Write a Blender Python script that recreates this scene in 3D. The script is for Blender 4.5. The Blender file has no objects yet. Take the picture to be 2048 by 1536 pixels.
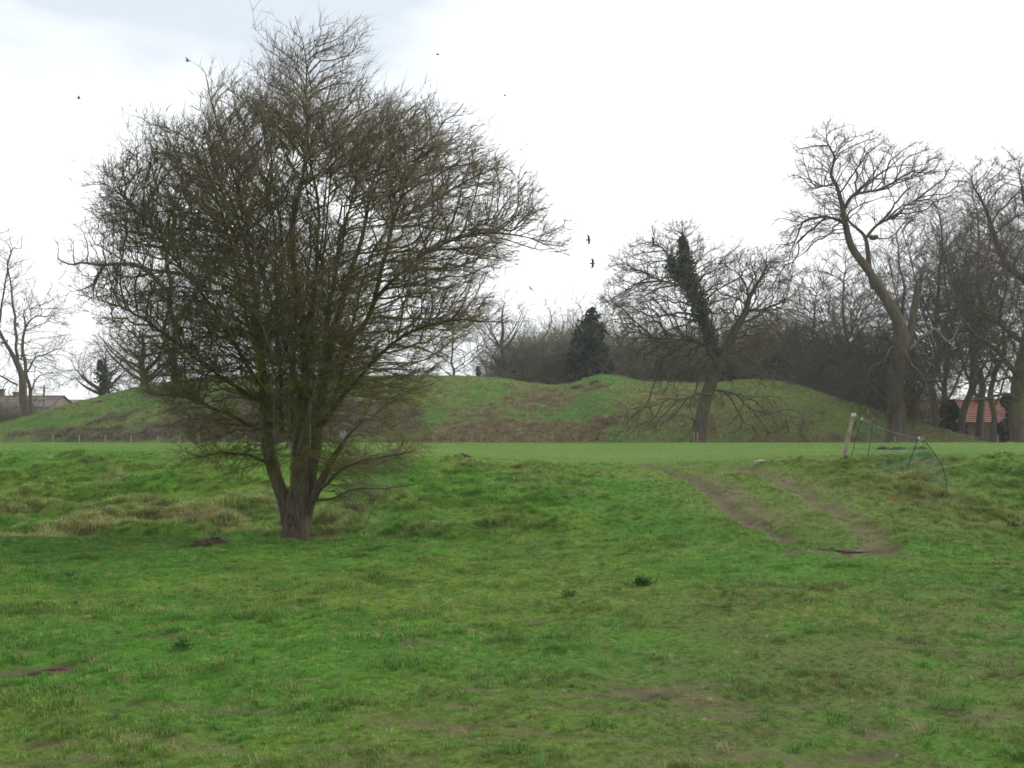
import bpy, math, random
import numpy as np
from mathutils import Vector

# ------------------------------------------------------------------ camera, sky, sun
scene = bpy.context.scene
F = 2196.0                      # focal length in pixels of the 2048 px wide photograph
HOR = 868.0                     # image row of the horizon
CAMZ = 1.65
PITCH = math.atan((HOR - 768.0) / F)
cam_data = bpy.data.cameras.new('camera')
cam = bpy.data.objects.new('camera', cam_data)
scene.collection.objects.link(cam)
cam.location = (0, 0, CAMZ)
cam.rotation_euler = (math.pi / 2 + PITCH, 0, 0)
cam_data.sensor_width = 36.0
cam_data.lens = 36.0 * F / 2048.0
cam_data.clip_end = 8000.0
scene.camera = cam

SUN_AZ, SUN_EL = math.radians(62), math.radians(40)      # to the right of the view, behind cloud
sun_dir = Vector((math.sin(SUN_AZ) * math.cos(SUN_EL), math.cos(SUN_AZ) * math.cos(SUN_EL), math.sin(SUN_EL)))
sd = bpy.data.lights.new('sun', 'SUN')
sd.energy = 1.3
sd.angle = math.radians(20)
sd.color = (1.0, 0.96, 0.9)
sun = bpy.data.objects.new('sun', sd)
sun.rotation_euler = (-sun_dir).to_track_quat('-Z', 'Y').to_euler()
scene.collection.objects.link(sun)

world = bpy.data.worlds.new('World')
scene.world = world
world.use_nodes = True
wn, wl = world.node_tree.nodes, world.node_tree.links
wn.clear()
w_out = wn.new('ShaderNodeOutputWorld')
w_bg = wn.new('ShaderNodeBackground')
w_sky = wn.new('ShaderNodeTexSky')
w_sky.sky_type = 'NISHITA'
w_sky.sun_disc = False
w_sky.sun_elevation = SUN_EL
w_sky.sun_rotation = SUN_AZ
w_scale = wn.new('ShaderNodeVectorMath'); w_scale.operation = 'SCALE'; w_scale.inputs['Scale'].default_value = 1.0
wl.new(w_sky.outputs[0], w_scale.inputs[0])
w_tc = wn.new('ShaderNodeTexCoord')
w_map = wn.new('ShaderNodeMapping'); w_map.inputs['Scale'].default_value = (1.6, 1.6, 4.2)
w_map.inputs['Location'].default_value = (0.35, 0.0, 0.55)
wl.new(w_tc.outputs['Generated'], w_map.inputs[0])
w_noise = wn.new('ShaderNodeTexNoise'); w_noise.inputs['Scale'].default_value = 1.5
w_noise.inputs['Detail'].default_value = 6; w_noise.inputs['Roughness'].default_value = 0.5
wl.new(w_map.outputs[0], w_noise.inputs['Vector'])
w_dot = wn.new('ShaderNodeVectorMath'); w_dot.operation = 'DOT_PRODUCT'
w_dot.inputs[1].default_value = sun_dir
wl.new(w_tc.outputs['Generated'], w_dot.inputs[0])
w_glow = wn.new('ShaderNodeMapRange')
w_glow.inputs['From Min'].default_value = 0.45; w_glow.inputs['From Max'].default_value = 0.8
w_glow.inputs['To Min'].default_value = -0.08; w_glow.inputs['To Max'].default_value = 0.35
wl.new(w_dot.outputs['Value'], w_glow.inputs['Value'])
w_add = wn.new('ShaderNodeMath'); w_add.operation = 'ADD'
w_sep = wn.new('ShaderNodeSeparateXYZ'); wl.new(w_tc.outputs['Generated'], w_sep.inputs[0])
w_el = wn.new('ShaderNodeMapRange'); w_el.inputs['From Min'].default_value = 0.22; w_el.inputs['From Max'].default_value = 0.37
w_el.inputs['To Min'].default_value = 0.14; w_el.inputs['To Max'].default_value = -0.1
wl.new(w_sep.outputs['Z'], w_el.inputs['Value'])
w_add0 = wn.new('ShaderNodeMath'); w_add0.operation = 'ADD'
wl.new(w_noise.outputs['Fac'], w_add0.inputs[0]); wl.new(w_el.outputs[0], w_add0.inputs[1])
wl.new(w_add0.outputs[0], w_add.inputs[0]); wl.new(w_glow.outputs[0], w_add.inputs[1])
w_ramp = wn.new('ShaderNodeValToRGB')
w_ramp.color_ramp.elements[0].position = 0.36; w_ramp.color_ramp.elements[0].color = (0.41, 0.445, 0.48, 1)
w_ramp.color_ramp.elements[1].position = 0.60; w_ramp.color_ramp.elements[1].color = (0.74, 0.75, 0.75, 1)
wl.new(w_add.outputs[0], w_ramp.inputs[0])
w_mul = wn.new('ShaderNodeVectorMath'); w_mul.operation = 'SCALE'; w_mul.inputs['Scale'].default_value = 10.0
wl.new(w_ramp.outputs[0], w_mul.inputs[0])
w_mix = wn.new('ShaderNodeMix'); w_mix.data_type = 'RGBA'; w_mix.inputs[0].default_value = 0.93
wl.new(w_scale.outputs[0], w_mix.inputs[6]); wl.new(w_mul.outputs[0], w_mix.inputs[7])
wl.new(w_mix.outputs[2], w_bg.inputs['Color'])
w_bg.inputs['Strength'].default_value = 0.1
wl.new(w_bg.outputs[0], w_out.inputs[0])

scene.view_settings.view_transform = 'Standard'
scene.view_settings.look = 'None'
scene.view_settings.exposure = 1.0
scene.view_settings.gamma = 1.0
scene.view_settings.use_curve_mapping = False
scene.render.engine = 'CYCLES'
scene.cycles.max_bounces = 4
scene.cycles.diffuse_bounces = 2
scene.cycles.use_denoising = True
scene.cycles.denoiser = 'OPENIMAGEDENOISE'
scene.cycles.denoising_input_passes = 'RGB_ALBEDO_NORMAL'
scene.cycles.denoising_prefilter = 'ACCURATE'
scene.cycles.glossy_bounces = 2
scene.cycles.transmission_bounces = 2
scene.cycles.transparent_max_bounces = 4
scene.cycles.pixel_filter_type = 'BLACKMAN_HARRIS'
scene.cycles.filter_width = 1.6

HAZE = 0.0004

# ------------------------------------------------------------------ helpers
rng = np.random.default_rng(7)
random.seed(7)
C = scene.collection

def hash2(ix, iy, seed):
    h = (ix.astype(np.int64) * 374761393 + iy.astype(np.int64) * 668265263 + seed * 974711) & 0x7fffffff
    h = ((h ^ (h >> 13)) * 1274126177) & 0x7fffffff
    h = ((h ^ (h >> 15)) * 461845907) & 0x7fffffff
    return ((h ^ (h >> 16)) & 0xffffff) / float(0xffffff)

def vnoise(x, y, seed=0):
    x = np.asarray(x, float); y = np.asarray(y, float)
    ix, iy = np.floor(x), np.floor(y)
    fx, fy = x - ix, y - iy
    fx = fx * fx * (3 - 2 * fx); fy = fy * fy * (3 - 2 * fy)
    a = hash2(ix, iy, seed); b = hash2(ix + 1, iy, seed)
    c = hash2(ix, iy + 1, seed); d = hash2(ix + 1, iy + 1, seed)
    return (a * (1 - fx) + b * fx) * (1 - fy) + (c * (1 - fx) + d * fx) * fy

def fbm(x, y, seed=0, octv=4, gain=0.5):
    s = 0; a = 1; t = 0
    for o in range(octv):
        s = s + a * vnoise(x * 2 ** o + 17.3 * o, y * 2 ** o - 9.1 * o, seed + o); t += a; a *= gain
    return s / t

def sstep(a, b, x):
    t = np.clip((x - a) / (b - a), 0, 1)
    return t * t * (3 - 2 * t)

def ray(px, py):
    cx, cz = (px - 1024.0) / F, -(py - 768.0) / F
    c, s = math.cos(PITCH), math.sin(PITCH)
    v = np.array([cx, c - cz * s, s + cz * c])
    return v / v[1]

def P(px, py, d):
    v = ray(px, py)
    return np.array([v[0] * d, d, CAMZ + v[2] * d])

def tag(o, label=None, cat=None, group=None, kind=None):
    if label: o['label'] = label
    if cat: o['category'] = cat
    if group: o['group'] = group
    if kind: o['kind'] = kind
    return o

def empty(name, loc, label, cat, group=None):
    o = bpy.data.objects.new(name, None)
    o.location = loc
    o.empty_display_size = 0.2
    C.objects.link(o)
    return tag(o, label, cat, group)

class MB:
    """collects vertices, quads and triangles with one float and builds one mesh object"""
    def __init__(self):
        self.v, self.q, self.t, self.a, self.n = [], [], [], [], 0
    def add(self, v, quads=None, tris=None, a=0.0):
        v = np.asarray(v, float).reshape(-1, 3)
        if quads is not None and len(quads): self.q.append(np.asarray(quads, np.int64).reshape(-1, 4) + self.n)
        if tris is not None and len(tris): self.t.append(np.asarray(tris, np.int64).reshape(-1, 3) + self.n)
        a = np.broadcast_to(np.asarray(a, float), (len(v),))
        self.v.append(v); self.a.append(a); self.n += len(v)
        return self
    def box(self, c, s, rz=0.0, a=0.0):
        x, y, z = [k / 2 for k in s]
        p = np.array([[i * x, j * y, k * z] for i in (-1, 1) for j in (-1, 1) for k in (-1, 1)])
        cs, sn = math.cos(rz), math.sin(rz)
        p = np.stack([p[:, 0] * cs - p[:, 1] * sn, p[:, 0] * sn + p[:, 1] * cs, p[:, 2]], 1) + np.asarray(c)
        return self.add(p, [(0, 1, 3, 2), (4, 6, 7, 5), (0, 4, 5, 1), (2, 3, 7, 6), (0, 2, 6, 4), (1, 5, 7, 3)], a=a)
    def mesh(self, name, mat, origin=(0, 0, 0), smooth=True, attr='moss'):
        v = np.concatenate(self.v) - np.asarray(origin)
        me = bpy.data.meshes.new(name)
        q = np.concatenate(self.q) if self.q else np.zeros((0, 4), np.int64)
        t = np.concatenate(self.t) if self.t else np.zeros((0, 3), np.int64)
        me.vertices.add(len(v)); me.vertices.foreach_set('co', v.astype(np.float32).ravel())
        idx = np.concatenate([q.ravel(), t.ravel()]).astype(np.int32)
        me.loops.add(len(idx)); me.loops.foreach_set('vertex_index', idx)
        me.polygons.add(len(q) + len(t))
        tot = np.concatenate([np.full(len(q), 4), np.full(len(t), 3)]).astype(np.int32)
        st = np.concatenate([[0], np.cumsum(tot)[:-1]]).astype(np.int32)
        me.polygons.foreach_set('loop_start', st)
        me.polygons.foreach_set('loop_total', tot)
        me.polygons.foreach_set('use_smooth', np.full(len(tot), smooth))
        me.update(calc_edges=True)
        at = me.attributes.new(attr, 'FLOAT', 'POINT')
        at.data.foreach_set('value', np.concatenate(self.a).astype(np.float32))
        me.materials.append(mat)
        return me
    def build(self, name, mat, parent=None, origin=(0, 0, 0), smooth=True, loc=None):
        o = bpy.data.objects.new(name, self.mesh(name, mat, origin, smooth))
        C.objects.link(o)
        if parent is not None: o.parent = parent
        elif loc is not None: o.location = loc
        return o

def nrm(v):
    return v / np.maximum(np.linalg.norm(v, axis=-1, keepdims=True), 1e-9)

def tubes(mb, pts, rad, sides, tip=False, a=0.0, cap=False):
    """n tubes of k points each: pts (n,k,3), rad (n,k)"""
    pts = np.asarray(pts, float); rad = np.asarray(rad, float)
    n, k, _ = pts.shape
    T = nrm(np.gradient(pts, axis=1)) if k > 2 else nrm(np.repeat(pts[:, 1:] - pts[:, :1], 2, axis=1))
    mean = nrm(pts[:, -1] - pts[:, 0])
    ref = np.where(np.abs(mean[:, 2:3]) > 0.8, np.array([[1.0, 0.13, 0]]), np.array([[0.05, 0.1, 1.0]]))
    ref = np.repeat(ref[:, None, :], k, axis=1)
    U = nrm(ref - (ref * T).sum(-1, keepdims=True) * T)
    V = np.cross(T, U)
    ang = np.arange(sides) * 2 * math.pi / sides
    ring = pts[:, :, None, :] + rad[:, :, None, None] * (np.cos(ang)[None, None, :, None] * U[:, :, None, :] + np.sin(ang)[None, None, :, None] * V[:, :, None, :])
    aa = np.broadcast_to(np.asarray(a, float).reshape(-1, 1) if np.ndim(a) < 2 else np.asarray(a, float), (n, k))
    s = np.arange(sides); s2 = (s + 1) % sides
    if not tip:
        vv = ring.reshape(-1, 3)
        base = (np.arange(n) * k * sides)[:, None, None] + (np.arange(k - 1) * sides)[None, :, None]
        q = np.stack([base + s, base + s2, base + sides + s2, base + sides + s], -1).reshape(-1, 4)
        t = None
        if cap:
            b = np.arange(n) * k * sides + (k - 1) * sides
            t = np.stack([np.stack([b, b + i, b + i + 1], -1) for i in range(1, sides - 1)], 1).reshape(-1, 3)
        mb.add(vv, q, t, np.repeat(aa[:, :, None], sides, 2).ravel())
    else:
        m = (k - 1) * sides + 1
        vv = np.concatenate([ring[:, :-1].reshape(n, -1, 3), pts[:, -1:, :]], 1).reshape(-1, 3)
        off = (np.arange(n) * m)[:, None, None]
        q = None
        if k > 2:
            base = off + (np.arange(k - 2) * sides)[None, :, None]
            q = np.stack([base + s, base + s2, base + sides + s2, base + sides + s], -1).reshape(-1, 4)
        b = off[:, 0] + (k - 2) * sides
        t = np.stack([b + s, b + s2, np.broadcast_to(off[:, 0] + m - 1, (n, sides))], -1).reshape(-1, 3)
        av = np.concatenate([np.repeat(aa[:, :-1, None], sides, 2).reshape(n, -1), aa[:, -1:]], 1).ravel()
        mb.add(vv, q, t, av)

def catmull(p, per=6):
    p = np.asarray(p, float)
    q = np.vstack([2 * p[0] - p[1], p, 2 * p[-1] - p[-2]])
    out = []
    for i in range(1, len(q) - 2):
        for j in range(per):
            t = j / per
            out.append(0.5 * ((2 * q[i]) + (-q[i - 1] + q[i + 1]) * t + (2 * q[i - 1] - 5 * q[i] + 4 * q[i + 1] - q[i + 2]) * t * t
                              + (-q[i - 1] + 3 * q[i] - 3 * q[i + 1] + q[i + 2]) * t ** 3))
    out.append(p[-1])
    return np.array(out)

# ------------------------------------------------------------------ materials
def new_mat(name):
    m = bpy.data.materials.new(name)
    m.use_nodes = True
    m.node_tree.nodes.clear()
    return m, m.node_tree.nodes, m.node_tree.links

def N(nodes, typ, **kw):
    n = nodes.new(typ)
    for k, v in kw.items():
        if k in n.inputs.keys(): n.inputs[k].default_value = v
        else: setattr(n, k, v)
    return n

def mixc(nodes, links, fac, a, b):
    m = nodes.new('ShaderNodeMix'); m.data_type = 'RGBA'
    for sock, val in ((m.inputs[0], fac), (m.inputs[6], a), (m.inputs[7], b)):
        if hasattr(val, 'links') or isinstance(val, bpy.types.NodeSocket): links.new(val, sock)
        elif isinstance(val, (int, float)): sock.default_value = val
        else: sock.default_value = (*val, 1) if len(val) == 3 else val
    return m.outputs[2]

def noise_fac(nodes, links, scale, lo, hi, detail=4, coord='Object', rough=0.55, vec=None):
    tc = nodes.new('ShaderNodeTexCoord')
    nz = N(nodes, 'ShaderNodeTexNoise', Scale=scale, Detail=detail, Roughness=rough)
    links.new(vec if vec else tc.outputs[coord], nz.inputs['Vector'])
    mr = nodes.new('ShaderNodeMapRange')
    mr.inputs['From Min'].default_value = lo; mr.inputs['From Max'].default_value = hi
    links.new(nz.outputs['Fac'], mr.inputs['Value'])
    return mr.outputs[0], nz.outputs['Fac']

def plain(name, c1, c2, scale=6.0, rough=0.8, bump=0.3, bscale=30.0, spec=0.3, bdist=0.02):
    m, n, l = new_mat(name)
    o = n.new('ShaderNodeOutputMaterial'); b = N(n, 'ShaderNodeBsdfPrincipled', Roughness=rough)
    b.inputs['Specular IOR Level'].default_value = spec
    f, _ = noise_fac(n, l, scale, 0.35, 0.65)
    l.new(mixc(n, l, f, c1, c2), b.inputs['Base Color'])
    _, raw = noise_fac(n, l, bscale, 0, 1)
    bp = N(n, 'ShaderNodeBump', Strength=bump, Distance=bdist); l.new(raw, bp.inputs['Height'])
    l.new(bp.outputs[0], b.inputs['Normal']); l.new(b.outputs[0], o.inputs[0])
    return m

def bark(name, c1, c2, moss, mossamt=1.0, scale=5.0, bdist=0.03):
    m, n, l = new_mat(name)
    o = n.new('ShaderNodeOutputMaterial'); b = N(n, 'ShaderNodeBsdfPrincipled', Roughness=0.9)
    b.inputs['Specular IOR Level'].default_value = 0.15
    tc = n.new('ShaderNodeTexCoord'); mp = n.new('ShaderNodeMapping'); mp.inputs['Scale'].default_value = (1, 1, 0.16)
    l.new(tc.outputs['Object'], mp.inputs[0])
    f, raw = noise_fac(n, l, scale * 3, 0.35, 0.65, 5, vec=mp.outputs[0], rough=0.7)
    base = mixc(n, l, f, c1, c2)
    at = N(n, 'ShaderNodeAttribute', attribute_name='moss')
    f2, _ = noise_fac(n, l, scale * 0.5, 0.38, 0.62, 4)
    mu = N(n, 'ShaderNodeMath', operation='MULTIPLY'); l.new(f2, mu.inputs[0]); l.new(at.outputs['Fac'], mu.inputs[1])
    mu2 = N(n, 'ShaderNodeMath', operation='MULTIPLY', use_clamp=True); mu2.inputs[1].default_value = mossamt; l.new(mu.outputs[0], mu2.inputs[0])
    l.new(mixc(n, l, mu2.outputs[0], base, moss), b.inputs['Base Color'])
    bp = N(n, 'ShaderNodeBump', Strength=0.8, Distance=bdist); l.new(raw, bp.inputs['Height'])
    l.new(bp.outputs[0], b.inputs['Normal']); l.new(b.outputs[0], o.inputs[0])
    return m

def leaf_mat(name, c1, c2, trans=0.25, scale=0.6):
    m, n, l = new_mat(name)
    o = n.new('ShaderNodeOutputMaterial'); b = N(n, 'ShaderNodeBsdfPrincipled', Roughness=0.55)
    b.inputs['Specular IOR Level'].default_value = 0.3
    at = N(n, 'ShaderNodeAttribute', attribute_name='moss')
    col = mixc(n, l, at.outputs['Fac'], c1, c2)
    l.new(col, b.inputs['Base Color'])
    t = n.new('ShaderNodeBsdfTranslucent'); l.new(col, t.inputs[0])
    mx = n.new('ShaderNodeMixShader'); mx.inputs[0].default_value = trans
    l.new(b.outputs[0], mx.inputs[1]); l.new(t.outputs[0], mx.inputs[2]); l.new(mx.outputs[0], o.inputs[0])
    return m

M_HAW = bark('hawthorn bark', (0.05, 0.038, 0.028), (0.135, 0.105, 0.078), (0.12, 0.125, 0.024), 0.95, 7.0)
M_TWIG = bark('hawthorn twigs', (0.095, 0.078, 0.06), (0.16, 0.132, 0.105), (0.155, 0.152, 0.034), 1.5, 3.0, 0.004)
M_OAK = bark('oak bark', (0.062, 0.048, 0.037), (0.14, 0.11, 0.085), (0.125, 0.112, 0.036), 0.75, 1.5, 0.06)
M_FAR = bark('far bark', (0.085, 0.07, 0.058), (0.14, 0.118, 0.097), (0.135, 0.12, 0.045), 0.9, 1.2, 0.05)
M_SCRUB = bark('scrub twigs', (0.155, 0.142, 0.102), (0.23, 0.21, 0.155), (0.17, 0.172, 0.07), 0.7, 0.6, 0.05)
M_IVY = leaf_mat('ivy leaves', (0.03, 0.055, 0.03), (0.07, 0.115, 0.055))
M_EVER = leaf_mat('evergreen leaves', (0.022, 0.034, 0.02), (0.055, 0.075, 0.038))
M_SOIL = plain('soil', (0.04, 0.028, 0.02), (0.105, 0.075, 0.055), 14, 0.95, 1.0, 40, 0.1, 0.04)
M_STONE = plain('pale stone', (0.24, 0.21, 0.16), (0.36, 0.32, 0.26), 8, 0.85)
M_POST = plain('weathered post', (0.16, 0.135, 0.075), (0.27, 0.22, 0.13), 5, 0.9, 0.4, 25)
M_POSTPALE = plain('pale post', (0.22, 0.18, 0.12), (0.36, 0.31, 0.22), 6, 0.9, 0.4, 40)
M_WIRE = plain('wire', (0.16, 0.16, 0.15), (0.24, 0.24, 0.22), 6, 0.6)
M_NETPOST = plain('green plastic', (0.006, 0.045, 0.035), (0.012, 0.07, 0.05), 6, 0.45)
M_NET = plain('green netting', (0.01, 0.07, 0.05), (0.02, 0.11, 0.08), 6, 0.5)
M_ORANGE = plain('orange tape', (0.36, 0.12, 0.05), (0.46, 0.19, 0.085), 9, 0.5)
M_WHITEP = plain('white plastic', (0.55, 0.55, 0.52), (0.7, 0.7, 0.67), 9, 0.5)
M_GREYP = plain('grey panel', (0.2, 0.19, 0.18), (0.26, 0.25, 0.24), 5, 0.7)
M_ROOK = plain('rook feathers', (0.012, 0.012, 0.014), (0.03, 0.03, 0.034), 9, 0.5)
M_TILE = plain('red clay tiles', (0.13, 0.05, 0.033), (0.21, 0.085, 0.055), 1.3, 0.85, 0.6, 9, 0.2, 0.05)
M_BRICK = plain('dull red brick', (0.13, 0.065, 0.055), (0.22, 0.12, 0.10), 1.6, 0.9, 0.4, 12)
M_GREYROOF = plain('brown grey roofing', (0.12, 0.102, 0.085), (0.18, 0.155, 0.13), 0.6, 0.9, 0.4, 6)
M_PALEROOF = plain('pale grey sheeting', (0.19, 0.18, 0.165), (0.25, 0.24, 0.225), 0.5, 0.8, 0.3, 6)
M_DULLWALL = plain('dull brown wall', (0.12, 0.095, 0.075), (0.2, 0.16, 0.125), 0.7, 0.9, 0.4, 8)
M_LICHEN = plain('grey lichened branch', (0.12, 0.12, 0.095), (0.21, 0.21, 0.17), 9, 0.9, 0.4, 30)
M_DEAD = plain('dead wood', (0.12, 0.10, 0.075), (0.2, 0.17, 0.13), 2, 0.9, 0.4, 12)

# ------------------------------------------------------------------ the ground
CX = [-40, -14, -6, -1, 3.5, 6.5, 9.5, 14, 40]
YS = [21.5, 21.5, 21, 19, 16, 16, 20, 21, 21]
ZB = [-.38, -.38, -.34, -.2, -.1, -.1, -.42, -.45, -.45]
YE = [32, 32, 32, 34, 37, 37, 33, 33, 33]
ZE = [1.08, 1.08, 1.05, .82, .66, .72, .9, .98, 1.0]

def h_base(x, y):
    x = np.asarray(x, float); y = np.asarray(y, float)
    xs = x + 0.9 * (vnoise(x * .2, y * .2, 3) - .5)
    ys, zb, ye, ze = (np.interp(xs, CX, k) for k in (YS, ZB, YE, ZE))
    z = -0.1 * sstep(6, 17, y) + 0.16 * (fbm(x * .16, y * .16, 5, 3) - .5)
    z = z + (zb - z) * sstep(ys - 3.0, ys, y)
    t = np.clip((y - ys) / (ye - ys), 0, 1)
    z = z + (ze - z) * (0.5 * t + 0.5 * (t * t * (3 - 2 * t)))
    z = z + (1.1 - z) * sstep(ye, 60, y) * (y > ye)
    return z - 0.6 * sstep(71, 79, y)

def bank(x, y):
    """how far a place lies on the rough bank behind the ditch"""
    xs = x
    ys, ye = np.interp(xs, CX, YS), np.interp(xs, CX, YE)
    rough = np.interp(xs, [-40, -1, 2, 4, 7.5, 9.5, 40], [1, .95, .6, .3, .35, 1, 1])
    return sstep(ys - 1.5, ys + 1, y) * (1 - sstep(ye - 1.5, ye + 1.5, y)) * rough

def hit(px, py):
    v = ray(px, py)
    d = 2.0
    while d < 400:
        if CAMZ + v[2] * d <= float(h_base(v[0] * d, d)): break
        d += 0.04 if d < 80 else 0.5
    return np.array([v[0] * d, d, float(h_base(v[0] * d, d))])

# worn places, and soil with painted contact shade at the hawthorn foot, given as image spots, laid on the ground: (column, row, half width m, half depth m, strength)
SPOTS = [(110, 1342, .42, .20, 1), (30, 1310, .3, .12, .6), (470, 1326, .3, .08, .9), (165, 1235, .25, .1, .5), (120, 1485, .22, .09, .8), (420, 1420, .45, .12, .55),
         (1070, 946, 1.5, .55, .9), (1090, 962, .6, .3, .5), (1300, 930, 1.3, .5, .7), (990, 1105, .25, .1, .8), (1660, 1103, 1.2, .25, 1), (1600, 1110, 1.4, .35, .8), (1670, 1132, .3, .1, .8),
         (930, 1386, .38, .1, .8), (910, 1417, .28, .08, .8), (870, 1454, .2, .06, .7), (940, 1452, .35, .1, .7), (1210, 1392, .6, .13, .75), (1330, 1378, .6, .12, .75),
         (1180, 1418, .5, .12, .65), (1370, 1366, .7, .1, .6), (1490, 1412, .5, .12, .6), (1500, 1434, .4, .1, .6), (1250, 1477, .9, .1, .6), (1580, 1530, .7, .12, .8), (1690, 1512, .5, .12, .8),
         (1760, 1500, .35, .07, .7), (1450, 1470, .5, .1, .5), (1960, 1392, .6, .2, .5), (2000, 1420, .6, .2, .55), (1880, 1460, .6, .2, .45), (1100, 1400, .4, .1, .5), (790, 1530, .6, .1, .5),
         (40, 1520, .5, .1, .5), (330, 1390, .3, .1, .4), (1400, 1525, .7, .12, .6), (870, 1053, 1.0, .5, .55), (120, 1045, .5, .2, .4), (490, 1000, .3, .15, .9), (380, 1065, .3, .1, .6),
         (1800, 940, .5, .3, .5), (1850, 926, .6, .5, .6), (1850, 946, .5, .2, .7), (770, 1022, .4, .2, .6), (560, 1085, .35, .25, .6), (640, 1085, .3, .2, .5), (1840, 1075, .8, .4, .4), (740, 950, .5, .4, .3), (590, 1090, .55, .3, .6)]  # last spot: bare soil that also paints contact shade round the trunk base
RUTS = [([(1285, 926), (1375, 955), (1425, 985), (1475, 1025), (1535, 1062), (1600, 1092)], .27, 1.0, 1),
        ([(1400, 950), (1470, 985), (1530, 1030), (1590, 1062)], .36, .75, 0),
        ([(1480, 930), (1560, 960), (1610, 985), (1660, 1012), (1720, 1045), (1760, 1085), (1740, 1110)], .42, .8, 1),
        ([(1580, 950), (1650, 1000), (1610, 1060), (1640, 1100)], .7, .28, 0),
        ([(1440, 1090), (1300, 1105), (1150, 1120)], .4, .22, 0)]
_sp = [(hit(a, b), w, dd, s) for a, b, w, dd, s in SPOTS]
_ru = []
for pts, w, s, deep in RUTS:
    p = np.array([hit(*q) for q in pts])
    _ru.append((catmull(p, 8)[:, :2], w, s, deep))

def seg_dist(x, y, poly):
    best = np.full(x.shape, 1e9)
    for a, b in zip(poly[:-1], poly[1:]):
        d = b - a; L = max(float(d @ d), 1e-9)
        t = np.clip(((x - a[0]) * d[0] + (y - a[1]) * d[1]) / L, 0, 1)
        best = np.minimum(best, np.hypot(x - a[0] - t * d[0], y - a[1] - t * d[1]))
    return best

def mud(x, y):
    x = np.asarray(x, float); y = np.asarray(y, float)
    n1 = fbm(x * 2.1, y * 2.1, 31, 4); n2 = fbm(x * 7, y * 7, 33, 3)
    m = np.zeros(x.shape); rut = np.zeros(x.shape)
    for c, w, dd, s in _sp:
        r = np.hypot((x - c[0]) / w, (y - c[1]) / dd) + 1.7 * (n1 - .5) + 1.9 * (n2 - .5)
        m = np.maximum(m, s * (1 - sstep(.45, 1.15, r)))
    for poly, w, s, deep in _ru:
        sel = (x > poly[:, 0].min() - 2) & (x < poly[:, 0].max() + 2) & (y > poly[:, 1].min() - 2) & (y < poly[:, 1].max() + 2)
        if not sel.any(): continue
        r = seg_dist(x[sel], y[sel], poly) / w
        fade = sstep(-.4, 1.4, np.hypot(x[sel] - poly[-1, 0], y[sel] - poly[-1, 1])) * (.85 + .15 * sstep(.35, .6, fbm(x[sel] * .9, y[sel] * .9, 35, 2)))
        m[sel] = np.maximum(m[sel], fade * s * (1 - sstep(.35, 1.35, r + .9 * (n1[sel] - .5) + 1.1 * (n2[sel] - .5))))
        if deep: rut[sel] = np.maximum(rut[sel], 1 - sstep(.3, 1.1, r))
    worn = sstep(-.5, 2.5, x) * (1 - sstep(7.5, 10.5, y)) * sstep(.56, .72, fbm(x * .9, y * 1.6, 41, 4)) * .6
    worn2 = (1 - sstep(9, 14, y)) * sstep(.67, .77, fbm(x * 1.3, y * 2.2, 47, 4)) * .5
    return np.clip(np.maximum(np.maximum(m, worn), worn2), 0, 1), rut

def straw(x, y):
    n = fbm(x * .8, y * .8, 51, 4)
    a = sstep(-14, -9, x * 1.0 + 4) * 0
    b = (1 - sstep(-4.0, -1.2, x)) * sstep(18.7, 20.2, y) * (1 - sstep(23.3, 27.0, y)) * sstep(.36, .56, n)
    c = bank(x, y) * sstep(.60, .74, fbm(x * .7, y * .9, 55, 4)) * .55
    e = np.exp(-((x - (10.5)) / 3.2) ** 2) * sstep(20, 24, y) * (1 - sstep(27, 31, y)) * .25 * sstep(.3, .6, n)
    return np.clip(np.maximum(np.maximum(b, c), e), 0, 1)

def relief(x, y):
    bk = bank(x, y)
    hum = fbm(x * 1.15 + 3, y * 1.4, 61, 3)
    big = (np.clip(hum - .34, 0, 1) / .4) ** 1.3
    z = bk * (.27 * big - .10)
    near = 1 - sstep(16, 22, y)
    z = z + near * (.07 * (fbm(x * 1.7, y * 1.7, 65, 3) - .5) + .075 * np.clip(fbm(x * 2.6, y * 2.6, 66, 2) - .5, 0, 1) * 1.6 * (1 - .6 * sstep(0, 4, x) * (1 - sstep(8, 12, y))) + .07 * np.clip(fbm(x * .75, y * .9, 67, 3) - .55, 0, 1) * 2)
    far = sstep(32, 36, y) * (1 - sstep(78, 82, y))
    return z + far * .05 * (fbm(x * .8, y * .8, 68, 3) - .5)

def gz(x, y):
    x = np.asarray(x, float); y = np.asarray(y, float)
    m, rut = mud(x, y)
    return h_base(x, y) + relief(x, y) - .09 * rut - .02 * m + .02 * m * (fbm(x * 5, y * 5, 71, 2) - .5)

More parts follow.
